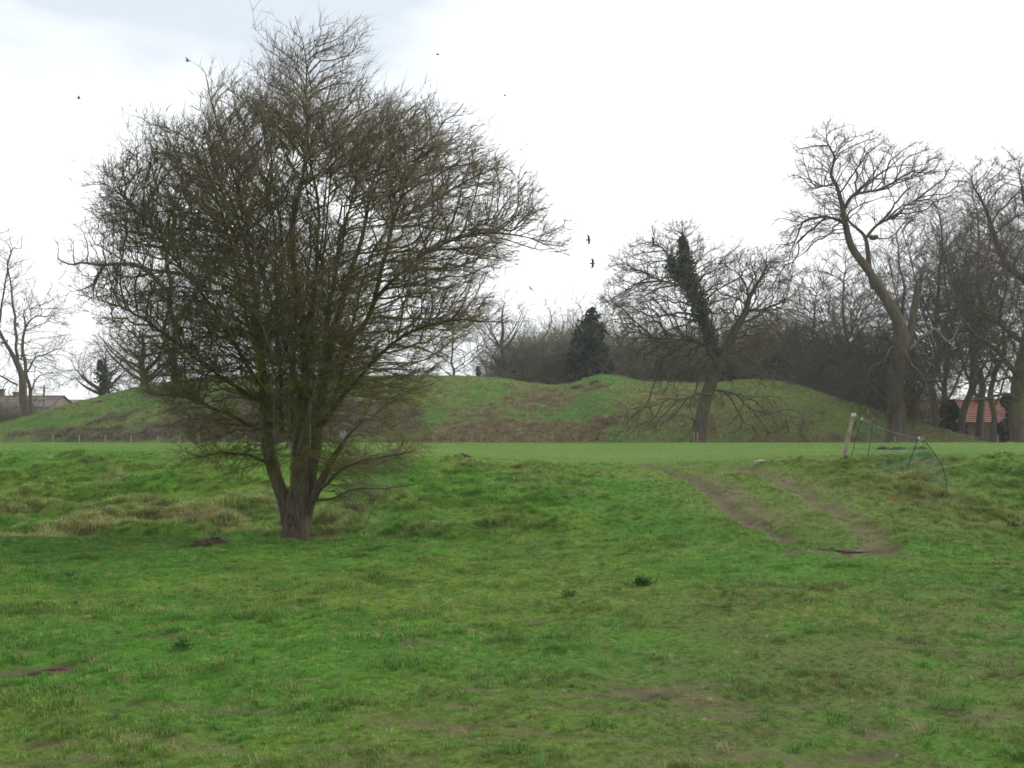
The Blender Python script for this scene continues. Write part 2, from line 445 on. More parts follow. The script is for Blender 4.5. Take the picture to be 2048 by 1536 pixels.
def green(x, y, st, md, rnd=0.0, seed=0):
    """turf colour at a place"""
    n1 = fbm(x * .35, y * .35, 81, 4)[..., None]; n2 = fbm(x * 1.6, y * 1.6, 85, 3)[..., None]; n3 = fbm(x * .08, y * .08, 89, 3)[..., None]
    lush = np.array([.090, .222, .026]); yel = np.array([.146, .236, .036]); dark = np.array([.056, .155, .021]); dull = np.array([.128, .160, .044])
    c = lush + (yel - lush) * np.clip(sstep(.42, .68, n1) * .85 + rnd * .35, 0, 1)
    c = c + (dark - c) * sstep(.50, .72, n2) * .38
    wornland = (sstep(-1.5, 3.5, x) * (1 - sstep(9, 15, y)) * .95 + (1 - sstep(5.5, 8.5, y)) * .3)[..., None]
    c = c + (dull - c) * np.clip(wornland * sstep(.3, .62, n3 * .5 + n2 * .5), 0, 1)
    tr = (sstep(2.5, 5, x) * (1 - sstep(10, 14, x)) * sstep(15, 20, y) * (1 - sstep(36, 48, y)))[..., None]
    c = c + (np.array([.135, .165, .036]) - c) * tr * .6
    fld = sstep(29, 46, y)[..., None]
    c = c + (np.array([.132, .222, .042]) * (.85 + .3 * n1) - c) * fld * .8
    c = c + (np.array([.36, .30, .15]) - c) * (np.asarray(st)[..., None] * .8)
    return c

def ground_mesh():
    yy = [-60, -25, -8, 0, 1.5, 2.5, 3.2]
    y = 3.6
    while y < 84:
        yy.append(y); y += max(.045, y * .0095)
    while y < 2400:
        yy.append(y); y *= 1.25
    yy = np.array(yy)
    u = np.concatenate([[-60, -25, -10, -5, -2.6, -1.6, -1.1, -.85], np.linspace(-.68, .68, 260), [.85, 1.1, 1.6, 2.6, 5, 10, 25, 60]])
    Y = np.repeat(yy[:, None], len(u), 1)
    X = u[None, :] * (np.maximum(Y, 3) * .92 + 1.6)
    X = np.clip(X, -2400 + 100 * u[None, :] / 60, 2400 + 100 * u[None, :] / 60)
    Z = gz(X, Y)
    nr, nc = Y.shape
    idx = np.arange(nr * nc).reshape(nr, nc)
    q = np.stack([idx[:-1, :-1], idx[:-1, 1:], idx[1:, 1:], idx[1:, :-1]], -1).reshape(-1, 4)
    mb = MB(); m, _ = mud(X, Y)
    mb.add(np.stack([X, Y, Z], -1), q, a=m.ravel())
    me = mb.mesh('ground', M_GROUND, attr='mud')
    col = green(X, Y, straw(X, Y), m).reshape(-1, 3)
    at = me.attributes.new('turf', 'FLOAT_COLOR', 'POINT')
    at.data.foreach_set('color', np.concatenate([col, np.ones((len(col), 1))], 1).astype(np.float32).ravel())
    o = bpy.data.objects.new('ground', me); C.objects.link(o)
    o['kind'] = 'structure'
    return o

def ground_material(name, mudc1, mudc2, fine=22.0, bd=.03):
    m, n, l = new_mat(name)
    o = n.new('ShaderNodeOutputMaterial'); b = N(n, 'ShaderNodeBsdfPrincipled', Roughness=0.95)
    b.inputs['Specular IOR Level'].default_value = 0.1
    tu = N(n, 'ShaderNodeAttribute', attribute_name='turf'); mu = N(n, 'ShaderNodeAttribute', attribute_name='mud')
    f, raw = noise_fac(n, l, fine, .3, .7, 6, rough=.7)
    dk = N(n, 'ShaderNodeVectorMath', operation='SCALE'); dk.inputs['Scale'].default_value = .42
    l.new(tu.outputs['Color'], dk.inputs[0])
    grass = mixc(n, l, f, dk.outputs[0], tu.outputs['Color'])
    f3, _ = noise_fac(n, l, 3.0, .35, .65, 5)
    soil = mixc(n, l, f3, mudc1, mudc2)
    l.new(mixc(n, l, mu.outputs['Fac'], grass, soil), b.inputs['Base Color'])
    bp = N(n, 'ShaderNodeBump', Strength=.9, Distance=bd); l.new(raw, bp.inputs['Height'])
    l.new(bp.outputs[0], b.inputs['Normal']); l.new(b.outputs[0], o.inputs[0])
    return m

M_GROUND = ground_material('turf and soil', (.066, .048, .031), (.14, .104, .071))
M_MOUND = ground_material('mound turf', (.075, .05, .042), (.125, .09, .07), 6.0, .08)
ground_mesh()

# ------------------------------------------------------------------ the mound
MPX = [-260, -120, 0, 60, 150, 230, 300, 380, 460, 560, 700, 850, 960, 1010, 1060, 1105, 1150, 1200, 1245, 1300, 1370, 1440, 1510, 1560, 1620, 1680, 1740, 1810, 1880, 1945, 2010, 2100]
MPY = [884, 868, 848, 832, 805, 785, 772, 760, 754, 752, 752, 752, 752, 755, 767, 773, 768, 751, 756, 768, 770, 768, 759, 764, 778, 796, 815, 835, 856, 874, 889, 896]
MD = 97.0
MX = np.array([P(a, 800, MD)[0] for a in MPX])
MZ = np.array([P(1024, b, MD)[2] for b in MPY])
_fx = np.linspace(MX[0] - 4, MX[-1] + 4, 500)
_fz = np.interp(_fx, MX, MZ)
_k = np.exp(-np.linspace(-2, 2, 13) ** 2); _k /= _k.sum()
_fz = np.convolve(np.pad(_fz, 6, mode='edge'), _k, 'valid')

def mound_z(x, y):
    top = np.interp(x, _fx, _fz) - .5
    w = np.clip(top / 6.0, 0.05, 1)
    y0 = MD - 15.0 * (0.35 + .65 * w)
    t = np.clip((y - y0) / (MD - y0), 0, 1)
    prof = np.where(t < 1, np.clip(t * 1.02, 0, 1) ** .92 * (1 - .0) , 1)
    prof = prof - .05 * np.sin(math.pi * t) * 0 + .07 * np.sin(math.pi * np.clip(t, 0, 1))
    prof = np.where(t >= 1, 1, np.minimum(prof, 1.0))
    back = sstep(MD + 7, MD + 22, y)
    z = .5 + top * prof * (1 - back)
    z = z + (.16 * (fbm(x * .5, y * .5, 101, 4) - .5) + .5 * (fbm(x * .13, y * .13, 105, 3) - .5)) * np.clip(w * t * 3, 0, 1) * (1 - back)
    return z - .25 * (1 - np.clip(t * 8, 0, 1)) - .3 * (back > .99)

def mound_masks(x, y):
    z = mound_z(x, y)
    px = 1024 + F * x / y; py = HOR - F * (z - CAMZ) / y
    n = fbm(x * .35, y * .6 + z * .5, 111, 4) - .5; n2 = fbm(x * 1.3, y * 1.3, 115, 3) - .5
    b = np.zeros(x.shape)
    for cx, cy, w, h, s in [(560, 845, 290, 62, .95), (400, 850, 130, 45, .8), (1040, 862, 190, 26, .95), (1080, 795, 80, 28, .6), (930, 885, 260, 18, .95), (1215, 842, 42, 14, .95), (1620, 880, 160, 14, .8),
                            (180, 872, 120, 14, .75), (1330, 825, 120, 50, .25), (1480, 850, 120, 40, .2), (330, 790, 60, 20, .35), (1820, 868, 90, 14, .5), (1195, 771, 22, 5, .8), (1165, 775, 30, 5, .6), (1000, 820, 120, 14, .4)]:
        r = np.hypot((px - cx) / w, (py - cy) / h)
        b = np.maximum(b, s * (1 - sstep(.6, 1.15, r + 1.5 * n + .8 * n2)))
    b = np.maximum(b * .85, .4 * sstep(.12, .28, n2) * sstep(-.1, .1, n))
    g = sstep(.02, .22, fbm(x * .25, y * .4, 121, 3) - .45)
    return b, g

def mound_col(x, y):
    b, g = mound_masks(x, y)
    olive = np.array([.152, .205, .052]); gr = np.array([.092, .205, .040])
    c = olive + (gr - olive) * g[..., None] * .8
    px = (1024 + F * x / y)[..., None]
    c = c + (np.array([.165, .200, .052]) - c) * sstep(1150, 1500, px) * .55
    brown = np.where(px < 860, np.array([.105, .078, .064]), np.array([.19, .145, .09]))
    return c, b, brown

def mound_mesh():
    xs = np.arange(_fx[0], _fx[-1] + .1, .4); ys = np.concatenate([np.arange(80, 104, .4), np.arange(104, 122, 1.0)])
    X, Y = np.meshgrid(xs, ys)
    Z = mound_z(X, Y)
    nr, nc = X.shape
    idx = np.arange(nr * nc).reshape(nr, nc)
    q = np.stack([idx[:-1, :-1], idx[:-1, 1:], idx[1:, 1:], idx[1:, :-1]], -1).reshape(-1, 4)
    c, b, brown = mound_col(X, Y)
    c = c + (brown - c) * b[..., None] * .9
    mb = MB(); mb.add(np.stack([X, Y, Z], -1), q, a=0 * b.ravel())
    me = mb.mesh('mound', M_MOUND, attr='mud')
    col = c.reshape(-1, 3)
    at = me.attributes.new('turf', 'FLOAT_COLOR', 'POINT')
    at.data.foreach_set('color', np.concatenate([col, np.ones((len(col), 1))], 1).astype(np.float32).ravel())
    o = bpy.data.objects.new('mound', me); C.objects.link(o); o['kind'] = 'structure'
mound_mesh()

# ------------------------------------------------------------------ trees
def in_poly(px, py, poly):
    inside = np.zeros(px.shape, bool)
    n = len(poly)
    for i in range(n):
        x1, y1 = poly[i]; x2, y2 = poly[(i + 1) % n]
        c = ((y1 > py) != (y2 > py)) & (px < (x2 - x1) * (py - y1) / ((y2 - y1) or 1e-9) + x1)
        inside ^= c
    return inside

def crown_points(poly, d, n, depth, r, thin=None):
    poly = np.array(poly, float)
    out = []; lo, hi = poly.min(0), poly.max(0)
    rows = np.linspace(lo[1], hi[1], 160); grid = np.linspace(lo[0], hi[0], 300)
    L, R = [], []
    for y in rows:
        k = grid[in_poly(grid, np.full(grid.shape, y), poly)]
        L.append(k.min() if len(k) else np.nan); R.append(k.max() if len(k) else np.nan)
    L, R = np.array(L), np.array(R); ok = ~np.isnan(L)
    cnt = 0
    while cnt < n:
        px = r.uniform(lo[0], hi[0], n); py = r.uniform(lo[1], hi[1], n)
        k = in_poly(px, py, poly); px, py = px[k], py[k]
        l = np.interp(py, rows[ok], L[ok]); rr = np.interp(py, rows[ok], R[ok])
        half = np.maximum((rr - l) / 2, 8); t = np.clip((px - (l + rr) / 2) / half, -1, 1)
        dm = depth * half * d / F * np.sqrt(1 - t * t)
        dy = r.uniform(-1, 1, len(px)) * dm
        if thin is not None:
            keep = r.uniform(0, 1, len(px)) < thin(px, py); px, py, dy = px[keep], py[keep], dy[keep]
        x = (px - 1024) / F; c, s = math.cos(PITCH), math.sin(PITCH)
        cz = -(py - 768) / F; vy = c - cz * s; vz = (s + cz * c) / vy
        out.append(np.stack([x / vy * d, d + dy, CAMZ + vz * d], 1)); cnt += len(px)
    return np.concatenate(out)[:n]

def grow(nodes, parent, dirs, att, step, dk, di, iters, jit, bias, r, maxkids=3, outc=None, minout=.2):
    """branches grow from the limb nodes into the crown towards free points"""
    nodes = [np.asarray(nodes, float)]; parent = list(parent); dirs = [np.asarray(dirs, float)]
    pos = nodes[0]; alive = att.copy()
    D = np.full(len(alive), 1e9); I = np.zeros(len(alive), int)
    def upd(p, off):
        for s in range(0, len(alive), 4000):
            a = alive[s:s + 4000]
            dd = ((a[:, None, :] - p[None]) ** 2).sum(-1) if len(p) < 1500 else None
            if dd is None:
                bi = np.zeros(len(a), int); bd = np.full(len(a), 1e18)
                for q in range(0, len(p), 1000):
                    e = ((a[:, None, :] - p[None, q:q + 1000]) ** 2).sum(-1); j = e.argmin(1); ee = e[np.arange(len(a)), j]
                    k = ee < bd; bd[k] = ee[k]; bi[k] = j[k] + q
            else:
                bi = dd.argmin(1); bd = dd[np.arange(len(a)), bi]
            bd = np.sqrt(bd); k = bd < D[s:s + 4000]
            D[s:s + 4000][k] = bd[k]; I[s:s + 4000][k] = bi[k] + off
    upd(pos, 0)
    total = len(pos); kids = np.zeros(total, int)
    allpos = pos.copy(); alldir = dirs[0].copy()
    for it in range(iters):
        k = D > dk
        alive, D, I = alive[k], D[k], I[k]
        if not len(alive): break
        sel = D < di
        if not sel.any(): break
        acc = np.zeros((total, 3)); v = nrm(alive[sel] - allpos[I[sel]])
        np.add.at(acc, I[sel], v)
        act = np.unique(I[sel]); act = act[kids[act] < maxkids]
        if not len(act): break
        g = nrm(acc[act]) + .8 * alldir[act] + jit * r.normal(size=(len(act), 3)) + (bias(allpos[act]) if callable(bias) else bias)
        g = nrm(g)
        if outc is not None:
            ok = (g * nrm(allpos[act] - outc)).sum(1) > minout
            kids[act[~ok]] += 1
            act, g = act[ok], g[ok]
            if not len(act): continue
        newp = allpos[act] + g * step
        kids[act] += 1
        parent.extend(act.tolist())
        allpos = np.vstack([allpos, newp]); alldir = np.vstack([alldir, g]); kids = np.concatenate([kids, np.zeros(len(newp), int)])
        upd(newp, total)
        total += len(newp)
    return allpos, np.array(parent), alldir

def twigs(mb, base, dirs, r, n, length, rad, spread, bias, a, sub=0, sublen=.6, bent=True):
    """short twigs from each base point, each with finer side twigs"""
    b = np.repeat(base, n, 0); d = np.repeat(dirs, n, 0); av = np.repeat(a, n)
    d1 = nrm(d + spread * nrm(r.normal(size=d.shape)) + bias)
    L = length * r.uniform(.4, 1.2, (len(b), 1)) * np.where(r.uniform(0, 1, (len(b), 1)) < .07, 1.8, 1)
    d2 = nrm(d1 + .28 * r.normal(size=d.shape) + bias * .5) if bent else d1
    p1 = b + d1 * L * .5; p2 = p1 + d2 * L * .5
    rr = rad * r.uniform(.75, 1.2, (len(b), 1))
    if bent: tubes(mb, np.stack([b, p1, p2], 1), np.concatenate([rr, rr * .75, rr * .3], 1), 3, tip=True, a=av)
    else: tubes(mb, np.stack([b, p2], 1), np.concatenate([rr, rr * .3], 1), 3, tip=True, a=av)
    if sub:
        t = r.uniform(.2, 1.0, (len(b), sub, 1))
        pos = np.where(t < .5, b[:, None] + (p1 - b)[:, None] * t * 2, p1[:, None] + (p2 - p1)[:, None] * (t * 2 - 1)).reshape(-1, 3)
        ds = nrm(np.repeat(d2, sub, 0) + spread * nrm(r.normal(size=pos.shape)) + (np.repeat(bias, sub, 0) if np.ndim(bias) > 1 else bias))
        Ls = np.repeat(L, sub, 0) * sublen * r.uniform(.4, 1.2, (len(pos), 1))
        rs = np.repeat(rr, sub, 0) * .8
        tubes(mb, np.stack([pos, pos + ds * Ls], 1), np.concatenate([rs, rs * .4], 1), 3, tip=True, a=np.repeat(av, sub))

def limb_path(spec, d, per, wig, r):
    pts = np.array([P(s[0], s[1], d) + np.array([0, s[2], 0]) for s in spec])
    rad = np.array([s[3] for s in spec])
    c = catmull(pts, per)
    k = len(c)
    rr = np.interp(np.linspace(0, 1, k), np.linspace(0, 1, len(rad)), rad)
    sd_ = int(r.integers(0, 9999)); ln = np.concatenate([[0], np.cumsum(np.linalg.norm(np.diff(c, axis=0), axis=1))])
    sc_ = 1.0 / max(6 * rr[0], .25)
    w = np.stack([vnoise(ln * sc_, ln * 0 + j * 7.7, sd_) - .5 for j in range(3)], 1) * 2 * wig * 2.2 * rr.mean()
    w = w * sstep(0, .15 * ln[-1] + 1e-6, ln)[:, None]
    return c + w, rr

def slim(limbs, f, keep=0):
    out = []
    for l in limbs:
        m = None
        if isinstance(l, tuple): l, m = l
        l = [(a, b, c, r * (f if not keep else 1 - (1 - f) * min(1, max(0, (keep - b) / 150.0)))) for a, b, c, r in l]
        out.append((l, m) if m else l)
    return out

def make_tree(root, d, limbs, poly, seed, bark_mat, twig_mat, n_att, step, dk, di, iters=70, depth=.8, jit=.28, bias=(0, 0, 0), r0=.004, ex=2.4,
              tw=(2, .4, .0045, 1.0, 2), twbias=(0, 0, 0), wig=.15, per=7, mossf=None, thin=None, twthr=2.2, grow_from=.0, rmax=None, mats=None, tskip=0.0, zig=.09, bent=True, outc=None, minout=.2, fuzz=(16, 13), shoots=None):
    r = np.random.default_rng(seed)
    org = np.array(root.location)
    nodes, par, dirs, nrad = [], [], [], []
    mossf = mossf or (lambda p: np.full(len(p), .5))
    for li, spec in enumerate(limbs):
        mt = bark_mat
        if isinstance(spec, tuple): spec, mt = spec
        c, rr = limb_path(spec, d, per, wig, r)
        mb = MB()
        sides = 12 if rr[0] * F / d > 16 else 8
        tubes(mb, c[None], rr[None], sides, a=mossf(c)[None], cap=True)
        # lumpy bark
        v = mb.v[0]; cen = np.repeat(c, sides, 0); off = v - cen
        ph = np.tile(np.arange(sides), len(c)); lump = 1 + .09 * (vnoise(ph * 1.7 + li * 9, np.repeat(np.arange(len(c)), sides) * .22, seed + li) - .5) * 2
        mb.v[0] = cen + off * lump[:, None]
        mb.build('trunk' if li == 0 else 'limb', mt, root, org)
        pr = -1
        start = len(nodes)
        if li and nodes:
            pr = int(((np.array(nodes) - c[0]) ** 2).sum(1).argmin())
        for i in range(len(c)):
            nodes.append(c[i]); par.append(pr if i == 0 else len(nodes) - 2); nrad.append(rr[i])
            dirs.append(nrm(c[min(i + 1, len(c) - 1)] - c[max(i - 1, 0)]))
    nl = len(nodes)
    att = crown_points(poly, d, n_att, depth, r, thin)
    att = att + r.normal(size=att.shape) * np.array([fuzz[0] * d / F, .3 * fuzz[0] * d / F, fuzz[1] * d / F])
    A, PR, DI = grow(np.array(nodes), par, np.array(dirs), att, step, dk, di, iters, jit, bias if callable(bias) else np.array(bias), r, outc=outc, minout=minout)
    n = len(A)
    A[nl:] += r.normal(size=(n - nl, 3)) * step * zig
    last = np.full(n, -1); last[PR[nl:]] = np.arange(nl, n)
    for _ in range(3):
        k_ = np.arange(nl, n); has = last[k_] >= 0; k_ = k_[has]
        A[k_] = .4 * A[k_] + .3 * A[PR[k_]] + .3 * A[last[k_]]
    rad = np.zeros(n); acc = np.zeros(n); kids = [[] for _ in range(n)]; size = np.ones(n)
    for i in range(n - 1, nl - 1, -1):
        rad[i] = (acc[i] + r0 ** ex) ** (1 / ex) if acc[i] > 0 else r0
        acc[PR[i]] += rad[i] ** ex; size[PR[i]] += size[i]; kids[PR[i]].append(i)
    rad[:nl] = nrad
    cap = rmax or 9
    mb = MB(); chains = {}
    for i in range(nl, n):
        p = PR[i]
        if p >= nl and max(kids[p], key=lambda k: size[k]) == i: continue
        ch = [p, i]
        while kids[ch[-1]]: ch.append(max(kids[ch[-1]], key=lambda k: size[k]))
        chains.setdefault(len(ch), []).append(ch)
    for k, cl in chains.items():
        cl = np.array(cl); rr = np.minimum(rad[cl], cap); rr[:, 0] = np.minimum(rr[:, 0], rr[:, 1] * 1.15)
        thick = rr[:, 1] > r0 * 4
        for sel, sd_ in ((thick, 5), (~thick, 3)):
            if sel.any():
                pp = A[cl[sel]]; tubes(mb, pp, rr[sel], sd_, tip=True, a=mossf(pp.reshape(-1, 3)).reshape(pp.shape[:2]))
    small = np.where((rad < r0 * twthr) & (np.arange(n) >= nl))[0]
    if tskip: small = small[r.uniform(0, 1, len(small)) > tskip]
    if len(small):
        twigs(mb, A[small], DI[small], r, tw[0], tw[1], tw[2], tw[3], np.repeat(twbias(A[small]), tw[0], 0) if callable(twbias) else np.array(twbias), mossf(A[small]) * .8, tw[4], bent=bent)
    if shoots:                            # twiggy shoots straight from the stems
        z0, z1, ns, ln = shoots
        k_ = np.where((A[:nl, 2] > z0) & (A[:nl, 2] < z1))[0]
        sd_ = nrm(r.normal(size=(len(k_) * 2, 3)) * np.array([1, 1, .5]) + np.array([.15, 0, .25]))
        twigs(mb, np.repeat(A[k_], 2, 0), sd_, r, ns, ln, tw[2], .6, np.array([.05, 0, .05]), mossf(np.repeat(A[k_], 2, 0)), tw[4])
    o = mb.build('crown', twig_mat, root, org)
    return A, rad, nl, sum(len(q) * 2 for q in mb.q) + sum(len(t) for t in mb.t)

def leaves(mb, pos, size, r, outward=None, a=None):
    n = len(pos)
    nn = nrm(r.normal(size=(n, 3)) + (0 if outward is None else 1.2 * outward))
    u = nrm(np.cross(nn, r.normal(size=(n, 3)))); v = np.cross(nn, u)
    s = size * r.uniform(.6, 1.3, (n, 1))
    p = np.stack([pos - u * s * .5, pos + v * s * .42 + nn * s * .08, pos + u * s * .6, pos - v * s * .42 + nn * s * .08], 1)
    idx = np.arange(n * 4).reshape(n, 4)
    if a is None: a = r.uniform(0, 1, n)
    mb.add(p.reshape(-1, 3), idx, a=np.repeat(a, 4))

def ivy(root, path, widths, n, size, seed, mat=None, name='ivy'):
    r = np.random.default_rng(seed)
    c = catmull(path, 8); w = np.interp(np.linspace(0, 1, len(c)), np.linspace(0, 1, len(widths)), widths)
    k = r.integers(0, len(c), n)
    cl = vnoise(k * .9, k * 0, seed) * .9 + .55
    u = nrm(r.normal(size=(n, 3)))
    lumps = .6 + .8 * vnoise(u[:, 0] * 2.5 + k * .35, u[:, 1] * 2.5 + 5 * u[:, 2], seed + 3)
    pos = c[k] + u * (w[k] * cl * lumps * r.uniform(.35, 1, n) ** .5)[:, None]
    mb = MB(); leaves(mb, pos, size, r, u)
    return mb.build(name, mat or M_IVY, root, np.array(root.location))

# --- the hawthorn
HD = 18.0
hb = hit(590, 1083)
HD = float(hb[1])
haw = empty('hawthorn_tree', (hb[0], HD, hb[2]), 'large bare mossy hawthorn with several stems from one trunk, in the foreground', 'tree')
k = HD / F
W = lambda px: px * k          # pixels to metres at the hawthorn
haw_limbs = [
    [(588, 1092, 0, W(34)), (588, 1078, 0, W(28)), (590, 1050, 0, W(25)), (592, 1010, 0, W(23)), (597, 960, -.05, W(18)), (600, 900, -.08, W(16)), (602, 830, -.1, W(14.5)), (606, 740, -.05, W(15)), (600, 620, 0, W(12)), (590, 470, .1, W(9)), (602, 320, .1, W(6)), (608, 200, .05, W(3.6)), (612, 110, 0, W(1.8)), (590, 30, 0, W(.7))],
    [(580, 1062, .03, W(14)), (571, 1012, .05, W(15)), (554, 962, .05, W(13.5)), (539, 910, .1, W(13)), (528, 830, .1, W(12)), (512, 740, .2, W(10)), (500, 620, .3, W(9)), (478, 500, .5, W(7)), (440, 380, .6, W(4.5)), (400, 270, .7, W(2))],
    [(600, 1060, .1, W(16)), (614, 1000, .15, W(17)), (624, 930, .2, W(15)), (632, 850, .25, W(14)), (648, 760, .3, W(14)), (664, 660, .3, W(12)), (684, 560, .4, W(10)), (716, 460, .5, W(8)), (745, 340, .5, W(5)), (800, 230, .6, W(2.5)), (860, 165, .6, W(1))],
    [(612, 1025, .0, W(10)), (634, 985, -.1, W(9)), (652, 950, -.2, W(7.5)), (668, 920, -.3, W(6)), (688, 895, -.4, W(4)), (724, 850, -.6, W(2))],
    [(640, 980, -.15, W(4)), (672, 955, -.4, W(3.6)), (705, 930, -.6, W(2.6)), (760, 915, -.8, W(1.6)), (830, 905, -1, W(.8))],
    [(630, 1000, -.1, W(3)), (670, 995, -.4, W(2.2)), (720, 975, -.6, W(1.5)), (780, 972, -.8, W(1)), (840, 965, -.9, W(.6))],
    [(545, 930, 0, W(3.4)), (510, 910, -.5, W(2.6)), (470, 905, -.8, W(1.6)), (410, 915, -1, W(.8))],
    [(655, 740, .2, W(9)), (690, 690, .2, W(9)), (735, 640, .0, W(8.5)), (760, 560, -.1, W(8)), (790, 450, -.1, W(7)), (810, 380, -.2, W(5)), (850, 300, -.2, W(3.5)), (930, 215, -.3, W(1.5))],
    [(640, 850, .1, W(8)), (700, 780, -.2, W(7)), (770, 710, -.5, W(6.5)), (850, 665, -.8, W(5)), (930, 650, -.9, W(3)), (1010, 655, -.9, W(1.2))],
    [(750, 600, -.1, W(6)), (820, 540, -.4, W(6)), (890, 500, -.6, W(5)), (970, 480, -.7, W(3.8)), (1050, 490, -.8, W(2.2)), (1120, 520, -.8, W(1))],
    [(790, 440, 0, W(5)), (850, 400, .4, W(4.5)), (920, 350, .7, W(3.5)), (1000, 310, .9, W(1.8)), (1040, 330, 1, W(.8))],
    [(512, 770, .2, W(8)), (470, 690, .0, W(7)), (420, 600, -.3, W(6)), (360, 520, -.5, W(4)), (290, 430, -.6, W(2.3)), (230, 380, -.6, W(1))],
    [(515, 800, .1, W(6)), (460, 760, -.5, W(6)), (390, 700, -.9, W(5)), (310, 640, -1.2, W(3)), (230, 610, -1.3, W(1.2))],
    [(520, 860, 0, W(5)), (470, 830, -.5, W(4.5)), (410, 800, -1.0, W(3.5)), (340, 790, -1.3, W(1.6))],
    [(604, 800, -.1, W(7)), (590, 700, -.7, W(7)), (560, 580, -1.3, W(6)), (530, 450, -1.7, W(4.5)), (500, 330, -1.9, W(3)), (470, 220, -2, W(1.3))],
    [(640, 800, .3, W(8)), (630, 680, 1.0, W(8)), (640, 540, 1.6, W(6)), (660, 400, 2.0, W(4)), (690, 260, 2.2, W(2)), (720, 150, 2.2, W(.9))],
    [(606, 700, -.1, W(7)), (640, 590, -.6, W(6.5)), (660, 470, -1.2, W(5)), (650, 340, -1.5, W(3.5)), (640, 220, -1.6, W(1.8))],
    [(505, 680, .3, W(7)), (540, 560, .9, W(6)), (530, 430, 1.4, W(5)), (500, 300, 1.7, W(3)), (480, 190, 1.8, W(1.3))],
    ([(596, 880, -.45, W(4)), (580, 800, -.6, W(3.6)), (560, 730, -.75, W(3.2)), (541, 690, -.8, W(2.8)), (538, 620, -.85, W(2.2)), (540, 560, -.9, W(1.6))], M_LICHEN),
    ([(604, 900, -.45, W(3)), (640, 800, -.8, W(2.6)), (668, 700, -1.0, W(2.2)), (684, 620, -1.1, W(1.8)), (676, 560, -1.1, W(1.2))], M_LICHEN),
]
haw_poly = [(350, 790), (300, 710), (228, 640), (222, 575), (245, 520), (225, 450), (250, 395), (245, 360), (300, 330), (365, 320), (400, 300), (440, 245), (510, 225), (540, 165), (550, 115), (590, 85), (635, 100), (690, 105), (690, 140), (660, 180), (700, 225), (760, 262), (835, 225), (880, 250), (905, 295), (960, 315), (985, 355), (985, 390), (1045, 405), (1100, 465), (1098, 510), (1020, 512),
            (940, 520), (925, 570), (960, 615), (900, 675), (850, 725), (820, 790), (830, 880), (800, 930), (760, 985), (700, 985), (650, 960), (640, 880), (610, 900), (560, 880), (520, 920), (430, 910), (400, 860), (370, 830)]
def haw_thin(px, py):
    t = np.ones(px.shape)
    t *= np.where(px < 690, 1.0, .75)
    t *= np.where(py < 240, .5, 1) * np.where((py > 520) & (py < 860) & (px > 420) & (px < 770), 1.0, .68)
    t *= .08 + .92 * sstep(.36, .60, fbm(px / 75.0, py / 60.0, 141, 2))
    t *= np.where((px > 820) & (py < 560), .55, 1)
    t *= np.where((px > 780) & (py > 560), .8, 1)
    t *= np.where(py > 800, np.where(px > 640, np.where(px > 720, .05, .16), .35), 1)
    return t
hax = float(hb[0])
_r = random.Random(44)
for hx, hy, ex_, ey_, hd in [(640, 640, 596, 985, -.75), (668, 600, 640, 900, -.95), (560, 640, 575, 930, -.7), (612, 560, 606, 860, -1.1), (540, 700, 548, 905, -.6), (690, 660, 676, 880, -.8)]:   # thin hanging shoots
    haw_limbs.append(([(hx, hy, hd * .5, W(2.2)), (hx + (ex_ - hx) * .3 + 8, hy + (ey_ - hy) * .3, hd * .8, W(2.1)), (hx + (ex_ - hx) * .65 - 6, hy + (ey_ - hy) * .65, hd, W(1.7)), (ex_, ey_, hd, W(.8))], M_LICHEN if hx in (560, 668) else M_TWIG))
for i in range(9):                       # thin upright stems filling the middle
    x0 = 535 + i * 15; tx = 440 + i * 42 + _r.uniform(-25, 25); ty = 300 + abs(i - 4) * 35 + _r.uniform(-60, 60); dy = _r.uniform(-1.9, 1.9)
    haw_limbs.append([(x0, 890 - abs(i - 4) * 12, dy * .08, W(5)), (x0 + (tx - x0) * .12, 760, dy * .3, W(5)), (x0 + (tx - x0) * .3 + _r.uniform(-8, 8), 630, dy * .55, W(4.6)), (x0 + (tx - x0) * .6 + _r.uniform(-10, 10), 480, dy * .8, W(3.6)), (tx, ty, dy, W(1.2))])
def haw_moss(p):
    h = (p[:, 2] - hb[2]) / 8.5; rr = np.hypot(p[:, 0] - hax, p[:, 1] - HD)
    return np.clip(sstep(.06, .22, h) * (1.15 - .9 * h) * (1.1 - sstep(1.0, 4.2, rr) * .75), .03, 1)
def haw_out(p):
    o = nrm(p - np.array([hax - .1, HD, hb[2] + 2.2])); far = sstep(2.0, 4.4, np.hypot(p[:, 0] - hax, p[:, 1] - HD))[:, None]
    return .55 * o + np.array([.10, 0, .02]) + far * np.array([.08, 0, -.22])
def haw_out2(p):
    return .35 * nrm(p - np.array([hax - .1, HD, hb[2] + 2.2])) + np.array([.22, 0, .0])
hA, hR, hn, ht = make_tree(haw, HD, slim(haw_limbs, .55, 900), haw_poly, 11, M_HAW, M_TWIG, 18500, .13, .15, 1.8, 90, .85, .20, haw_out, .0052, 2.6,
                           tw=(2, .40, .0048, .95, 5), twbias=haw_out2, mossf=haw_moss, thin=haw_thin, wig=.4, twthr=2.6, outc=np.array([hax, HD, hb[2] + 1.2]), minout=.25, shoots=(P(0, 935, HD)[2], P(0, 640, HD)[2], 2, .55))
print('hawthorn', len(hA), 'nodes', ht, 'tris')
